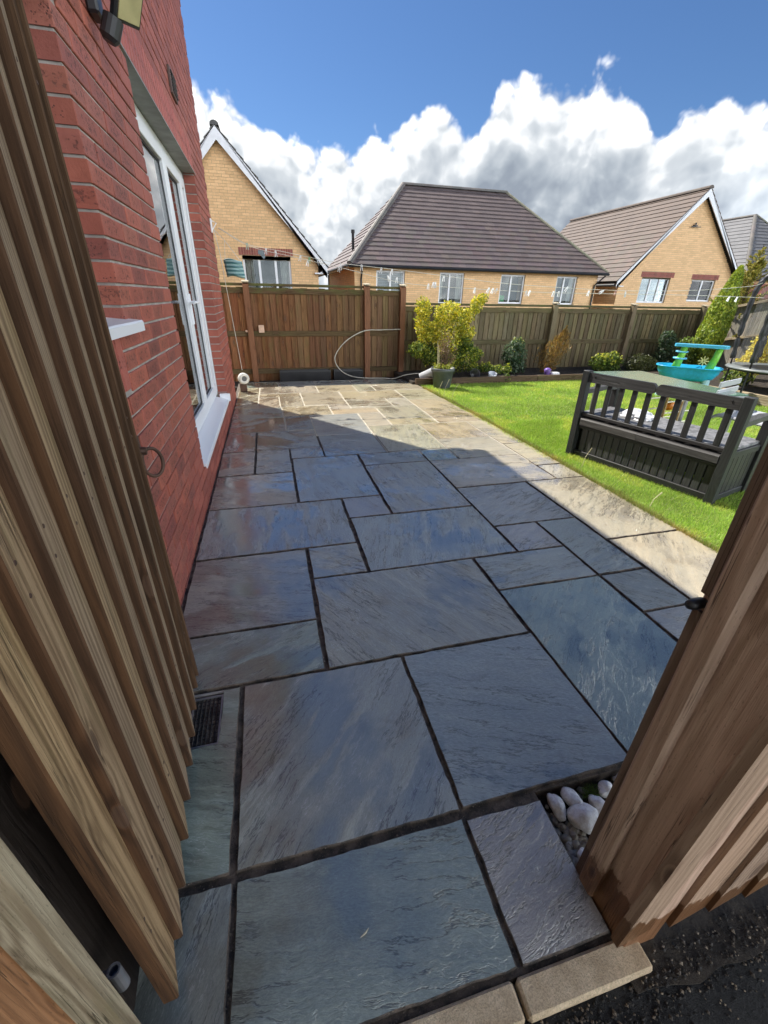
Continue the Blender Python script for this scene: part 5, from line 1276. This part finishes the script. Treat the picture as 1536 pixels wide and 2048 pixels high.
put('cane', q.mesh('cane'), simple('pale_cane', (.52, .45, .28), .7), pp_)
n = 260; a = rs.rand(n)*6.28; P_ = np.stack([2.73+np.cos(a)*rs.uniform(.06, .16, n), 6.72+np.sin(a)*rs.uniform(.06, .16, n), .28+rs.rand(n)*.09], 1)
put('green_shoots', leaf_mesh('green_shoots', P_, rs.normal(size=(n, 3)), .02*rs.uniform(.6, 1.3, n), pal_cols(n, YG), 2.4), None, pp_)
# small things in the bed
bk = thing('bucket', (2.58, 7.05, .1), 'white plastic bucket lying on its side at the left end of the bed', 'bucket')
q = MB(); q.lathe([(0, -.16), (.088, -.16), (.105, .13), (.112, .132), (.112, .15), (.103, .15), (.085, -.15), (0, -.15)], 20)
put('bucket_body', q.mesh('bucket_body', True), simple('dirty_white_plastic', (.55, .57, .60), .5, var=.12), bk, T3(2.60, 7.10, .135) @ RZ(R(-10)) @ RY(R(68)) @ Matrix.Scale(.8, 4))
def small(name, me, mat, M, lb, cat, col=None): return put(name, me, mat, None, M, col, None, lb, cat)
q = MB(); q.lathe([(0, 0), (.055, 0), (.08, .10), (.072, .10), (.05, .01), (0, .01)], 16); small('plant_pot', q.mesh('plant_pot', True), M_plastic, T3(3.82, 7.08, .05) @ RX(R(20)), 'small white plant pot in the bed below the straggly shrub', 'plant pot', (.72, .73, .75))
q = MB(); q.lathe([(0, 0), (.06, 0), (.095, .12), (.088, .12), (.055, .01), (0, .01)], 16); small('plant_pot', q.mesh('plant_pot', True), M_plastic, T3(3.45, 7.1, .10) @ RX(R(65)), 'black plant pot tipped over under the yellow bush', 'plant pot', (.02, .02, .022))
q = MB(); q.lathe([(0, 0), (.05, 0), (.052, .08), (.07, .12), (.03, .15), (0, .15)], 14); small('watering_can', q.mesh('watering_can', True), M_plastic, T3(4.98, 7.12, .05), 'small purple plastic pot in the bed below the brown conifer', 'pot', (.18, .10, .36))
q = MB(); q.cbox(0, 0, 0, .17, .1, .07, .02); small('tub', q.mesh('tub', True), M_plastic, T3(5.13, 7.1, .09), 'white plastic tub lying beside the purple pot', 'tub', (.78, .78, .78))
# troughs at the foot of the patio fence
for (x0, x1, z, y, lb) in ((.14, 1.01, .145, 7.86, 'long black planter trough at the foot of the patio fence'), (1.10, 1.62, .125, 7.95, 'shorter black planter trough behind the hose loop')):
    q = MB(); q.prism([(y-.06, -.07), (y+.06, -.07), (y+.085, z), (y+.07, z), (y+.055, -.03), (y-.055, -.03), (y-.07, z), (y-.085, z)], x0, x1, 0)
    q.box(x0-.008, y-.095, z-.022, x1+.008, y-.086, z+.004); q.box(x0-.008, y-.085, -.07, x0-.001, y+.085, z); q.box(x1+.001, y-.085, -.07, x1+.008, y+.085, z)
    small('planter_trough', q.mesh('planter_trough'), M_black, Matrix(), lb, 'planter')
# hose
def spline(pts, n=8):
    P = [Vector(p) for p in pts]; P = [P[0]*2-P[1]]+P+[P[-1]*2-P[-2]]; o = []
    for i in range(1, len(P)-2):
        for k in range(n):
            t = k/n; a, b, c, d = P[i-1], P[i], P[i+1], P[i+2]
            o.append(.5*((2*b)+(c-a)*t+(2*a-5*b+4*c-d)*t*t+(3*b-a-3*c+d)*t**3))
    return o+[P[-2]]
q = MB(); q.tube(spline([(2.36, 8.0, .80), (2.0, 8.0, .79), (1.66, 7.98, .77), (1.32, 7.93, .60), (1.12, 7.9, .34), (1.22, 7.85, .12), (1.48, 7.72, .02), (1.95, 7.6, .012), (2.12, 7.5, .02), (2.28, 7.35, .10), (2.52, 7.3, .13), (2.7, 7.4, .08)]), .0085, 7)
put('garden_hose', q.mesh('garden_hose', True), simple('pale_hose', (.50, .48, .40), .5), label='pale grey garden hose looped against the patio fence', cat='hose')
# outdoor sockets on the fence
for (x, z, w, h, lb) in ((-.10, .80, .09, .12, 'small pinkish square box fixed beside the fence post'), (-.32, .765, .09, .03, 'short pale wooden block on the left fence post')):
    q = MB(); q.cbox(0, 0, 0, w, .03, h, .004); small('fence_box', q.mesh('fence_box'), M_plastic, T3(x, 8.075, z), lb, 'box', (.62, .42, .30))
# hose reel, cord and peg bag at the house corner
hr = thing('cable_reel', (-.43, 6.75, 0), 'round white reel with dark hub low at the far corner of the red house', 'reel')
q = MB(); q.lathe([(.055, -.05), (.095, -.05), (.115, -.03), (.115, .03), (.095, .05), (.055, .05), (.05, .03)], 24); put('drum', q.mesh('drum', True), simple('cream_plastic', (.62, .60, .54), .45), hr, T3(-.42, 6.80, .20) @ RZ(R(20)) @ RX(math.pi/2) @ Matrix.Scale(.70, 4))
q = MB(); q.lathe([(0, -.045), (.06, -.045), (.06, .045), (0, .045)], 18); put('hub', q.mesh('hub'), simple('grey_hub', (.10, .10, .10), .6), hr, T3(-.42, 6.80, .20) @ RZ(R(20)) @ RX(math.pi/2) @ Matrix.Scale(.70, 4))
q = MB(); q.cbox(0, 0, 0, .1, .08, .12, .006); put('bracket', q.mesh('bracket'), M_rust, hr, T3(-.44, 6.86, .06))
q = MB(); q.tube([(-.42, 6.74, .33), (-.46, 6.35, 1.48), (-.47, 6.3, 1.75), (-.50, 6.25, 2.0)], .004, 5); put('cord', q.mesh('cord'), simple('white_cord', (.6, .58, .52), .6), label='thin white cord running up the house corner from the reel', cat='cord')
pbag = thing('peg_bag', (-.33, 6.3, 1.5), 'teal striped plastic peg bag hanging near the house corner', 'peg bag')
q = MB(); nx, nz = 8, 12
for j in range(nz+1):
    for i in range(nx+1):
        u, v = i/nx, j/nz
        q.v.append((-.44+.21*u+.02*v, 6.30+.012*math.sin(v*26)-.03*math.sin(u*3.1), 1.70-.18*v+.012*math.sin(u*5)))
q.f = [(j*(nx+1)+i, j*(nx+1)+i+1, (j+1)*(nx+1)+i+1, (j+1)*(nx+1)+i) for j in range(nz) for i in range(nx)]
m, t, pb = new_mat('teal_stripes'); gz = t.n('ShaderNodeSeparateXYZ', {0: t.n('ShaderNodeTexCoord').outputs['Object']}).outputs[2]
sset(t, pb, Base_Color=t.mix(t.ss(t.m('SINE', t.m('MULTIPLY', gz, 150.)), -.2, .4), (.05, .16, .17), (.26, .42, .42)), Roughness=.4)
bgm = put('bag', q.mesh('bag', True), m, pbag); so_ = bgm.modifiers.new('s', 'SOLIDIFY'); so_.thickness = .012
q = MB(); q.tube([(-.42, 6.3, 1.70), (-.40, 6.29, 1.9), (-.50, 6.25, 2.0)], .003, 4); q.tube([(-.25, 6.29, 1.70), (-.40, 6.29, 1.9)], .003, 4); put('string', q.mesh('string'), bpy.data.materials['white_cord'], pbag)
lb_ = thing('line_bracket', (HX, 6.2, 2.03), 'small white washing line bracket on the corner of the red house', 'bracket')
q = MB(); q.cbox(HX+.012, 6.2, 2.03, .02, .05, .14, .004); q.tube([(HX+.02, 6.2, 2.08), (HX+.07, 6.22, 2.06), (HX+.02, 6.2, 1.99)], .006, 6); put('bracket', q.mesh('bracket'), M_upvc, lb_)
# washing lines with pegs
def line_pt(px, py):
    """point on the vertical plane of the washing line that lies along the given sight line"""
    f = 836.0; dc = rt2*((px-768)/f)+up2*(-(py-1024)/f)+fw
    a = Vector((-.45, 6.2)); b = Vector((6.75, 5.10)); e = b-a; nn = Vector((-e.y, e.x))
    t_ = (a.x*nn.x+a.y*nn.y)/(dc.x*nn.x+dc.y*nn.y); return Vector((dc.x*t_, dc.y*t_, CAMZ+dc.z*t_))
M_line = simple('washing_line', (.62, .60, .52), .5)
for k, (pts, lb) in enumerate([([(437, 455), (494, 488), (560, 502), (640, 519), (693, 528), (814, 542), (983, 564), (1090, 573), (1235, 581), (1380, 581), (1496, 573), (1526, 566)], 'upper pale washing line strung from the house across the garden'),
              ([(437, 457), (500, 493), (590, 515), (687, 537), (806, 566), (951, 578), (1090, 585), (1240, 588), (1395, 591), (1508, 595), (1524, 596)], 'lower pale washing line sagging below the other across the garden')]):
    P = [line_pt(*p) for p in pts]; P = [p+Vector((.0, -.03*k, 0)) for p in P]
    q = MB(); q.tube(spline(P, 5), .0028, 5); put('washing_line', q.mesh('washing_line', True), M_line, label=lb, cat='washing line', group='washing lines across the garden')
def peg_mesh():
    q = MB()
    for s in (-1, 1):
        q.prism([(s*.002, .012), (s*.009, .010), (s*.011, -.01), (s*.016, -.06), (s*.010, -.061), (s*.004, -.012)], -.006, .006, 1)
    q.lathe([(0, -.008), (.006, -.008), (.006, .008), (0, .008)], 8, (0, 0, -.012), RX(math.pi/2)); return q.mesh('clothes_peg')
PM = peg_mesh(); PM.materials.append(M_plastic)
WP = (.78, .79, .80)
pegs = [(494, 488, 0, (.35, .50, .42)), (532, 498, 8, WP), (551, 503, -4, WP), (601, 512, 14, WP), (619, 516, 10, (.14, .45, .25)), (616, 522, 16, WP), (635, 520, -24, (.30, .33, .36)), (642, 522, -30, WP), (682, 530, 10, WP), (679, 534, 14, WP), (723, 531, 0, WP), (763, 537, 14, WP), (784, 540, 4, WP), (776, 553, -22, WP), (794, 556, 4, WP), (857, 569, 4, WP), (867, 566, 8, WP), (871, 566, 2, WP), (888, 553, 5, WP),
        (950, 577, 10, WP), (978, 577, 24, WP), (986, 578, 20, WP), (994, 578, 30, WP), (1053, 583, 2, WP), (1060, 583, 30, WP), (1107, 584, 6, WP), (1118, 584, 0, WP), (1135, 575, 28, WP), (1178, 583, 12, WP), (1206, 582, 60, WP), (1232, 582, 22, (.35, .17, .12)), (1251, 585, -10, WP), (1459, 594, 18, WP), (1475, 595, 18, WP)]
ORD = ['first', 'second', 'third', 'fourth', 'fifth', 'sixth', 'seventh', 'eighth']; pegn = {}
PEGPL = [(585, 'over the window of the left gable house'), (650, 'along the right side of the left gable wall'), (740, "by the bungalow's left corner"), (815, "over the bungalow's first window"), (900, "around the bungalow's second window"),
         (1000, "left of the bungalow's third window"), (1080, "right of the bungalow's third window"), (1160, "over the bungalow's fourth window"), (1300, 'between the bungalow and the right gable house'), (2000, 'in front of the side fence by the cypress')]
for i, (px, py, a, c) in enumerate(pegs):
    p = line_pt(px, py); pl_ = next(nm_ for lim, nm_ in PEGPL if px < lim); pegn[pl_] = pegn.get(pl_, 0)+(c == WP)
    lb, gp = (ORD[pegn[pl_]-1]+' white clothes peg from the left '+pl_, 'white clothes pegs on the washing line') if c == WP else ({0: 'pale teal clothes peg nearest the house on the washing line', 4: 'green clothes peg on the washing line beside the left gable', 6: 'grey clothes peg hanging at the gable eaves', 30: 'brown clothes peg on the line near the right gable house'}[i], 'coloured clothes pegs on the washing line')
    put('clothes_peg', PM, None, None, T3(*p) @ RZ(rnd.uniform(-.5, .5)) @ RY(R(a)) @ Matrix.Scale(.95, 4), c, None, lb, 'clothes peg', gp)
p = line_pt(521, 500); q = MB(); q.v = [(-.03, 0, 0), (.035, 0, -.005), (.05, .006, -.07), (.03, -.004, -.095), (-.01, .004, -.05), (-.035, 0, -.04)]; q.f = [(0, 1, 2, 3, 4, 5)]
o = put('rag', q.mesh('rag'), M_cloth, None, T3(*p), (.20, .25, .28), None, 'small grey blue rag pegged on the washing line', 'cloth'); o.modifiers.new('s', 'SOLIDIFY').thickness = .006

# ------------------------------------------------------------------ storage bench
a = Vector((2.70, 3.34, 0)); b = Vector((3.04, 2.12, 0)); bu = (b-a).normalized(); bn_ = Vector((-bu.y, bu.x, 0))
if bn_.x < 0: bn_ = -bn_
Mb = Matrix((bu, bn_, Vector((0, 0, 1)))).transposed().to_4x4(); Mb.translation = (a.x, a.y, -.012)
if Mb.determinant() < 0: pass
bench = thing('storage_bench', (2.9, 2.8, -.012), 'black painted wooden storage bench seen from behind on the lawn', 'bench')
BK = (.030, .030, .031); BKL = (.075, .073, .069)
BLEN, BDEP = 1.30, .56
def bpiece(name, cx, cy, cz, sx, sy, sz, axis='z', col=None, c=.004, extra=None):
    q = MB(); d = {'z': (sx, sy, sz), 'x': (sz, sy, sx), 'y': (sx, sz, sy)}[axis]
    q.cbox(0, 0, 0, *d, c); Rm = {'z': Matrix(), 'x': RY(math.pi/2), 'y': RX(math.pi/2)}[axis]
    return put(name, q.mesh(name), M_bench, bench, Mb @ T3(cx, cy, cz) @ (extra or Matrix()) @ Rm, jit(col or BK, .08))
for x in (.03, BLEN-.03): bpiece('back_post', x, .035, .392, .062, .062, .785)
for x in (.03, BLEN-.03): bpiece('front_leg', x, BDEP-.04, .30, .062, .062, .60)
def toprail(x0, x1, notch):
    q = MB(); r_ = .028; z0, z1 = -.04, .042
    pr = [(x0, z0), (x1, z0), (x1, z1), (x0, z1)]
    if notch == 'r': pr = [(x0, z0), (x1-r_, z0), (x1-.01, z0+.012), (x1, 0), (x1-.008, z1-.016), (x1-r_, z1), (x0, z1)]
    else: pr = [(x0+r_, z0), (x1, z0), (x1, z1), (x0+r_, z1), (x0+.008, z1-.016), (x0, 0), (x0+.01, z0+.012)]
    q.prism(pr, -.016, .016, 1)
    put('top_rail', q.mesh('top_rail'), M_bench_x, bench, Mb @ T3(0, .035, .728), jit((.05, .05, .05), .05))
toprail(.063, .655, 'r'); toprail(.657, BLEN-.063, 'l')
bpiece('slat_rail', BLEN/2, .040, .405, BLEN-.13, .03, .03, 'x')
for i in range(10):
    bpiece('back_slat', .155+i*.1135, .037, .553, .043, .018, .265, 'z')
# seat lid
q = MB(); q.cbox(0, 0, 0, BLEN-.06, BDEP-.09, .026, .006); put('seat_lid', q.mesh('seat_lid'), simple('mottled_grey_lid', (.16, .16, .165), .6, 40, .001, .5, nscale=30), bench, Mb @ T3(BLEN/2, BDEP/2+.02, .405))
# ledge along the back of the box and the box
for (x0, x1) in ((.082, .62), (.622, BLEN-.065)):
    q = MB(); q.prism([(-.034, .300), (-.034, .350), (-.026, .361), (.04, .366), (.04, .300)], x0, x1, 0)
    put('back_ledge', q.mesh('back_ledge'), M_bench_x, bench, Mb @ T3(0, .035, .01), jit(BKL, .04))
bpiece('panel_rail', BLEN/2, .040, .286, BLEN-.13, .02, .03, 'x', (.03, .03, .03))
nbd = 18; w = (BLEN-.165)/nbd
for i in range(nbd): bpiece('back_panel_board', .095+w*(i+.5), .058, .165, w-.0085, .014, .212, 'z', (.060, .060, .061), .003)
bpiece('bottom_rail', BLEN/2, .050, .035, BLEN-.13, .03, .052, 'x')
for X in (.03, BLEN-.03):
    for i in range(6): bpiece('side_board', X, .105+.07*i, .21, .014, .066, .36, 'z', (.035, .035, .032), .003)
    bpiece('side_rail', X, BDEP/2, .035, .034, BDEP-.15, .05, 'y'); bpiece('seat_rail', X, BDEP/2, .372, .036, BDEP-.15, .05, 'y')
    q = MB(); pts = [(.06, .60), (.2, .605), (.35, .615), (BDEP-.02, .60), (BDEP+.03, .58)]
    top_ = [(y_, z_+.02) for y_, z_ in pts]; bot = [(y_, z_-.018) for y_, z_ in pts][::-1]
    q.prism(top_+bot, X-.028, X+.028, 0); put('armrest', q.mesh('armrest'), M_bench, bench, Mb, jit(BKL, .05))
bpiece('front_panel', BLEN/2, BDEP-.055, .20, BLEN-.13, .016, .36, 'x')
for x in (.12, 1.18):
    for z in (.742,):
        q = MB(); q.lathe([(0, 0), (.008, 0), (.006, .004), (0, .005)], 10); put('bolt', q.mesh('bolt'), M_iron, bench, Mb @ T3(x, .0185, z) @ RX(math.pi/2))
# bag left on the bench seat
q = MB(); bm = bmesh.new(); bmesh.ops.create_icosphere(bm, subdivisions=3, radius=1)
for v in bm.verts: v.co = Vector((v.co.x*.13, v.co.y*.10, max(-.2, v.co.z)*.06))*(1+.35*mn.noise(v.co*2.3))
me = bpy.data.meshes.new('carrier_bag'); bm.to_mesh(me); bm.free()
small('carrier_bag', me, simple('white_film', (.62, .63, .65), .4), Mb @ T3(.42, .3, .432), 'crumpled white plastic bag on the bench seat behind the slats', 'bag')
# garden table in front of the bench
tb = thing('garden_table', (3.85, 3.5, 0), 'low garden table with a green tinted glass top beyond the bench back', 'table')
Mt = T3(3.83, 3.55, 0) @ RZ(R(-4))
m, t, pb = new_mat('green_glass_top'); n_ = t.noise(t.n('ShaderNodeTexCoord').outputs['Object'], 4, 4, .6)
sset(t, pb, Base_Color=t.mix(n_, (.07, .15, .11), (.15, .25, .19)), Roughness=.12)
q = MB(); q.cbox(0, 0, .60, .62, 1.34, .012, .003); put('glass_top', q.mesh('glass_top'), m, tb, Mt)
q = MB()
for (x0, y0, x1, y1) in ((-.31, -.67, .31, -.645), (-.31, .645, .31, .67), (-.31, -.644, -.285, .644), (.285, -.644, .31, .644)): q.box(x0, y0, .560, x1, y1, .5935)
put('table_frame', q.mesh('table_frame'), simple('grey_metal_frame', (.40, .42, .42), .4), tb, Mt)
for sx_ in (-.27, .27):
    for sy_ in (-.62, .62):
        q = MB(); q.tube([(sx_, sy_, .56), (sx_, sy_, -.01)], .016, 8); put('leg', q.mesh('leg'), M_zinc, tb, Mt)
# wire toy stand with an orange ball beneath
st = thing('wire_stand', (4.2, 3.75, 0), 'cream wire stand with tan wooden uprights seen between the bench slats', 'stand')
Ms = T3(4.35, 3.80, 0) @ RZ(R(8))
q = MB()
for z in (.12, .24, .36): q.tube([(-.25, -.1, z), (.25, -.1, z)], .008, 6); q.tube([(-.25, .1, z), (.25, .1, z)], .008, 6)
put('rails', q.mesh('rails'), simple('cream_wire', (.70, .66, .52), .4), st, Ms)
for x in (-.25, 0, .25):
    for y in (-.1, .1):
        q = MB(); q.tube([(x, y, -.01), (x*1.05, y, .42)], .012, 6); put('upright', q.mesh('upright'), simple('tan_wood', (.42, .26, .12), .6) if x == -.25 and y < 0 else bpy.data.materials['tan_wood'], st, Ms)
small('ball', pebble(.055, .055, .055, 3, 3, .02), M_plastic, T3(4.22, 3.72, .31), 'orange ball on the cream wire stand', 'ball', (.75, .24, .03))
# folding chair at the right edge
ch = thing('garden_chair', (4.25, 3.0, 0), 'pale grey metal garden chair at the right edge beyond the bench', 'chair')
Mc = T3(4.15, 2.78, -.012) @ RZ(R(20)); Mal = simple('pale_grey_metal', (.42, .43, .45), .35, var=.05)
for k, pts in enumerate([[(-.24, -.22, 0), (-.24, -.22, .42), (-.24, .2, .44), (-.24, .26, .40), (-.24, .30, 0)], [(.24, -.22, 0), (.24, -.22, .42), (.24, .2, .44), (.24, .26, .40), (.24, .30, 0)]]):
    q = MB(); q.tube(pts, .017, 8); put('leg_frame', q.mesh('leg_frame'), Mal, ch, Mc)
q = MB(); q.cbox(0, 0, .43, .46, .44, .02, .005); put('seat', q.mesh('seat'), Mal, ch, Mc)
q = MB()
for z in (.55, .62, .69): q.cbox(0, .27, z, .46, .015, .05, .004)
put('back_slats', q.mesh('back_slats'), Mal, ch, Mc)
# water table toy
wt_ = thing('water_table', (6.35, 5.35, 0), 'childs blue and green plastic water play table on the lawn', 'water table')
Mw = T3(6.28, 5.42, -.012) @ RZ(R(-48))
BL, GRc, TE, LB = (.02, .36, .62), (.22, .58, .06), (.06, .42, .44), (.35, .58, .66)
q = MB(); nn = 28; rim = []
for i in range(nn):
    a_ = 2*math.pi*i/nn; rx = .42*(abs(math.cos(a_))**.6)*(1 if math.cos(a_) > 0 else -1); ry = .24*(abs(math.sin(a_))**.7)*(1 if math.sin(a_) > 0 else -1)*(1-.25*math.exp(-(rx/.1)**2)); rim.append((rx, ry))
rows = [(.62, .26), (.84, .30), (.96, .38), (1.0, .445), (1.05, .45), (1.05, .462), (.96, .462), (.90, .36), (.6, .32)]
for (k, z) in rows: q.v += [(x*k, y*k, z) for x, y in rim]
for r_ in range(len(rows)-1):
    for i in range(nn): q.f.append((r_*nn+i, r_*nn+(i+1) % nn, (r_+1)*nn+(i+1) % nn, (r_+1)*nn+i))
q.f += [tuple(range(nn-1, -1, -1)), tuple((len(rows)-1)*nn+i for i in range(nn))]
put('basin', q.mesh('basin', True), M_plastic, wt_, Mw, BL)
for (x, y, c) in ((-.27, -.12, LB), (.27, -.12, LB), (-.27, .12, TE), (.27, .12, TE)):
    q = MB(); q.lathe([(.065, 0), (.058, .15), (.05, .30)], 14); put('leg', q.mesh('leg', True), M_plastic, wt_, Mw @ T3(x, y, 0), c)
for (x, lean) in ((-.14, .04), (.30, .05)):
    q = MB(); q.tube([(x-lean, 0, .40), (x, 0, .60), (x+lean*.3, 0, .74)], [.062, .048, .045], 12); put('column', q.mesh('column', True), M_plastic, wt_, Mw, GRc)
q = MB(); q.prism([(-.25, -.07), (.38, -.07), (.42, -.03), (.42, .05), (.38, .08), (-.22, .08), (-.27, .03)], .735, .775); put('top_tray', q.mesh('top_tray'), M_plastic, wt_, Mw, (.08, .45, .66))
for z, r_ in ((.565, .095), (.66, .085)):
    q = MB(); q.lathe([(.04, z-.012), (r_, z-.008), (r_, z+.012), (.04, z+.008)], 16, (-.15, 0, 0)); put('spinner', q.mesh('spinner', True), M_plastic, wt_, Mw, (.15, .50, .68))
q = MB(); 
for k in range(8):
    a_ = k*math.pi/4; q.prism([(0, -.008), (.07, -.014), (.075, 0), (.07, .014), (0, .008)], -.006, .006, 2) if False else q.cbox(.16+math.cos(a_)*.04, -.03, .55+math.sin(a_)*.04, .06, .012, .014, .002, RY(-a_))
put('water_wheel', q.mesh('water_wheel'), M_plastic, wt_, Mw, (.80, .68, .25))
# small trampoline
tr = thing('trampoline', (7.45, 4.95, 0), 'small black trampoline with padded poles and net at the right edge', 'trampoline')
TC = Vector((7.42, 4.95, 0))
q = MB(); ring = [(TC.x+.60*math.cos(t_), TC.y+.60*math.sin(t_), .44) for t_ in np.linspace(0, 2*math.pi, 41)]
q.tube(ring, .022, 8, False); put('rim', q.mesh('rim', True), M_black, tr)
q = MB(); q.lathe([(.42, .455), (.50, .472), (.615, .468), (.64, .445), (.615, .438), (.50, .440), (.42, .447)], 40, TC); put('edge_pad', q.mesh('edge_pad', True), simple('grey_green_pad', (.20, .215, .21), .35), tr)
q = MB(); q.lathe([(0, .45), (.42, .45)], 30, TC); put('jumping_mat', q.mesh('jumping_mat'), M_black, tr)
for k in range(6):
    a_ = math.pi+.05+k*math.pi/3; p = TC+Vector((math.cos(a_)*.57, math.sin(a_)*.57, 0))
    for dx in (-.045, .045):
        q = MB(); q.tube([(p.x+dx*1.4, p.y+dx, -.01), (p.x+dx*.6, p.y+dx*.5, .43)], .014, 7); put('leg', q.mesh('leg'), M_iron, tr)
    q = MB(); d_ = Vector((math.cos(a_), math.sin(a_), 0)); pts = [p+Vector((0, 0, .44))+d_*.0, p+Vector((0, 0, 1.0))+d_*.03, p+Vector((0, 0, 1.52))+d_*.02, p+Vector((0, 0, 1.75))-d_*.1]
    q.tube(pts, .014, 8); po = put('pole', q.mesh('pole', True), M_iron, tr)
    q = MB(); sl2 = spline(pts, 10); q.tube(sl2[2:], [.034+.006*math.sin(i*1.9) for i in range(len(sl2)-2)], 9); put('foam_sleeve', q.mesh('foam_sleeve', True), simple('black_foam', (.03, .03, .034), .5, 30, .004) if k == 0 else bpy.data.materials['black_foam'], po)
m, t, pb = new_mat('safety_net'); out = [n for n in m.node_tree.nodes if n.type == 'OUTPUT_MATERIAL'][0]
tp = t.n('ShaderNodeBsdfTransparent'); mx = t.n('ShaderNodeMixShader', {0: .20}); sset(t, pb, Base_Color=(.10, .10, .10, 1), Roughness=.8); t.L.new(tp.outputs[0], mx.inputs[1]); t.L.new(pb.outputs[0], mx.inputs[2]); t.L.new(mx.outputs[0], out.inputs['Surface'])
q = MB(); q.lathe([(.52, .47), (.53, 1.0), (.52, 1.55)], 40, TC); put('net', q.mesh('net', True), m, tr)
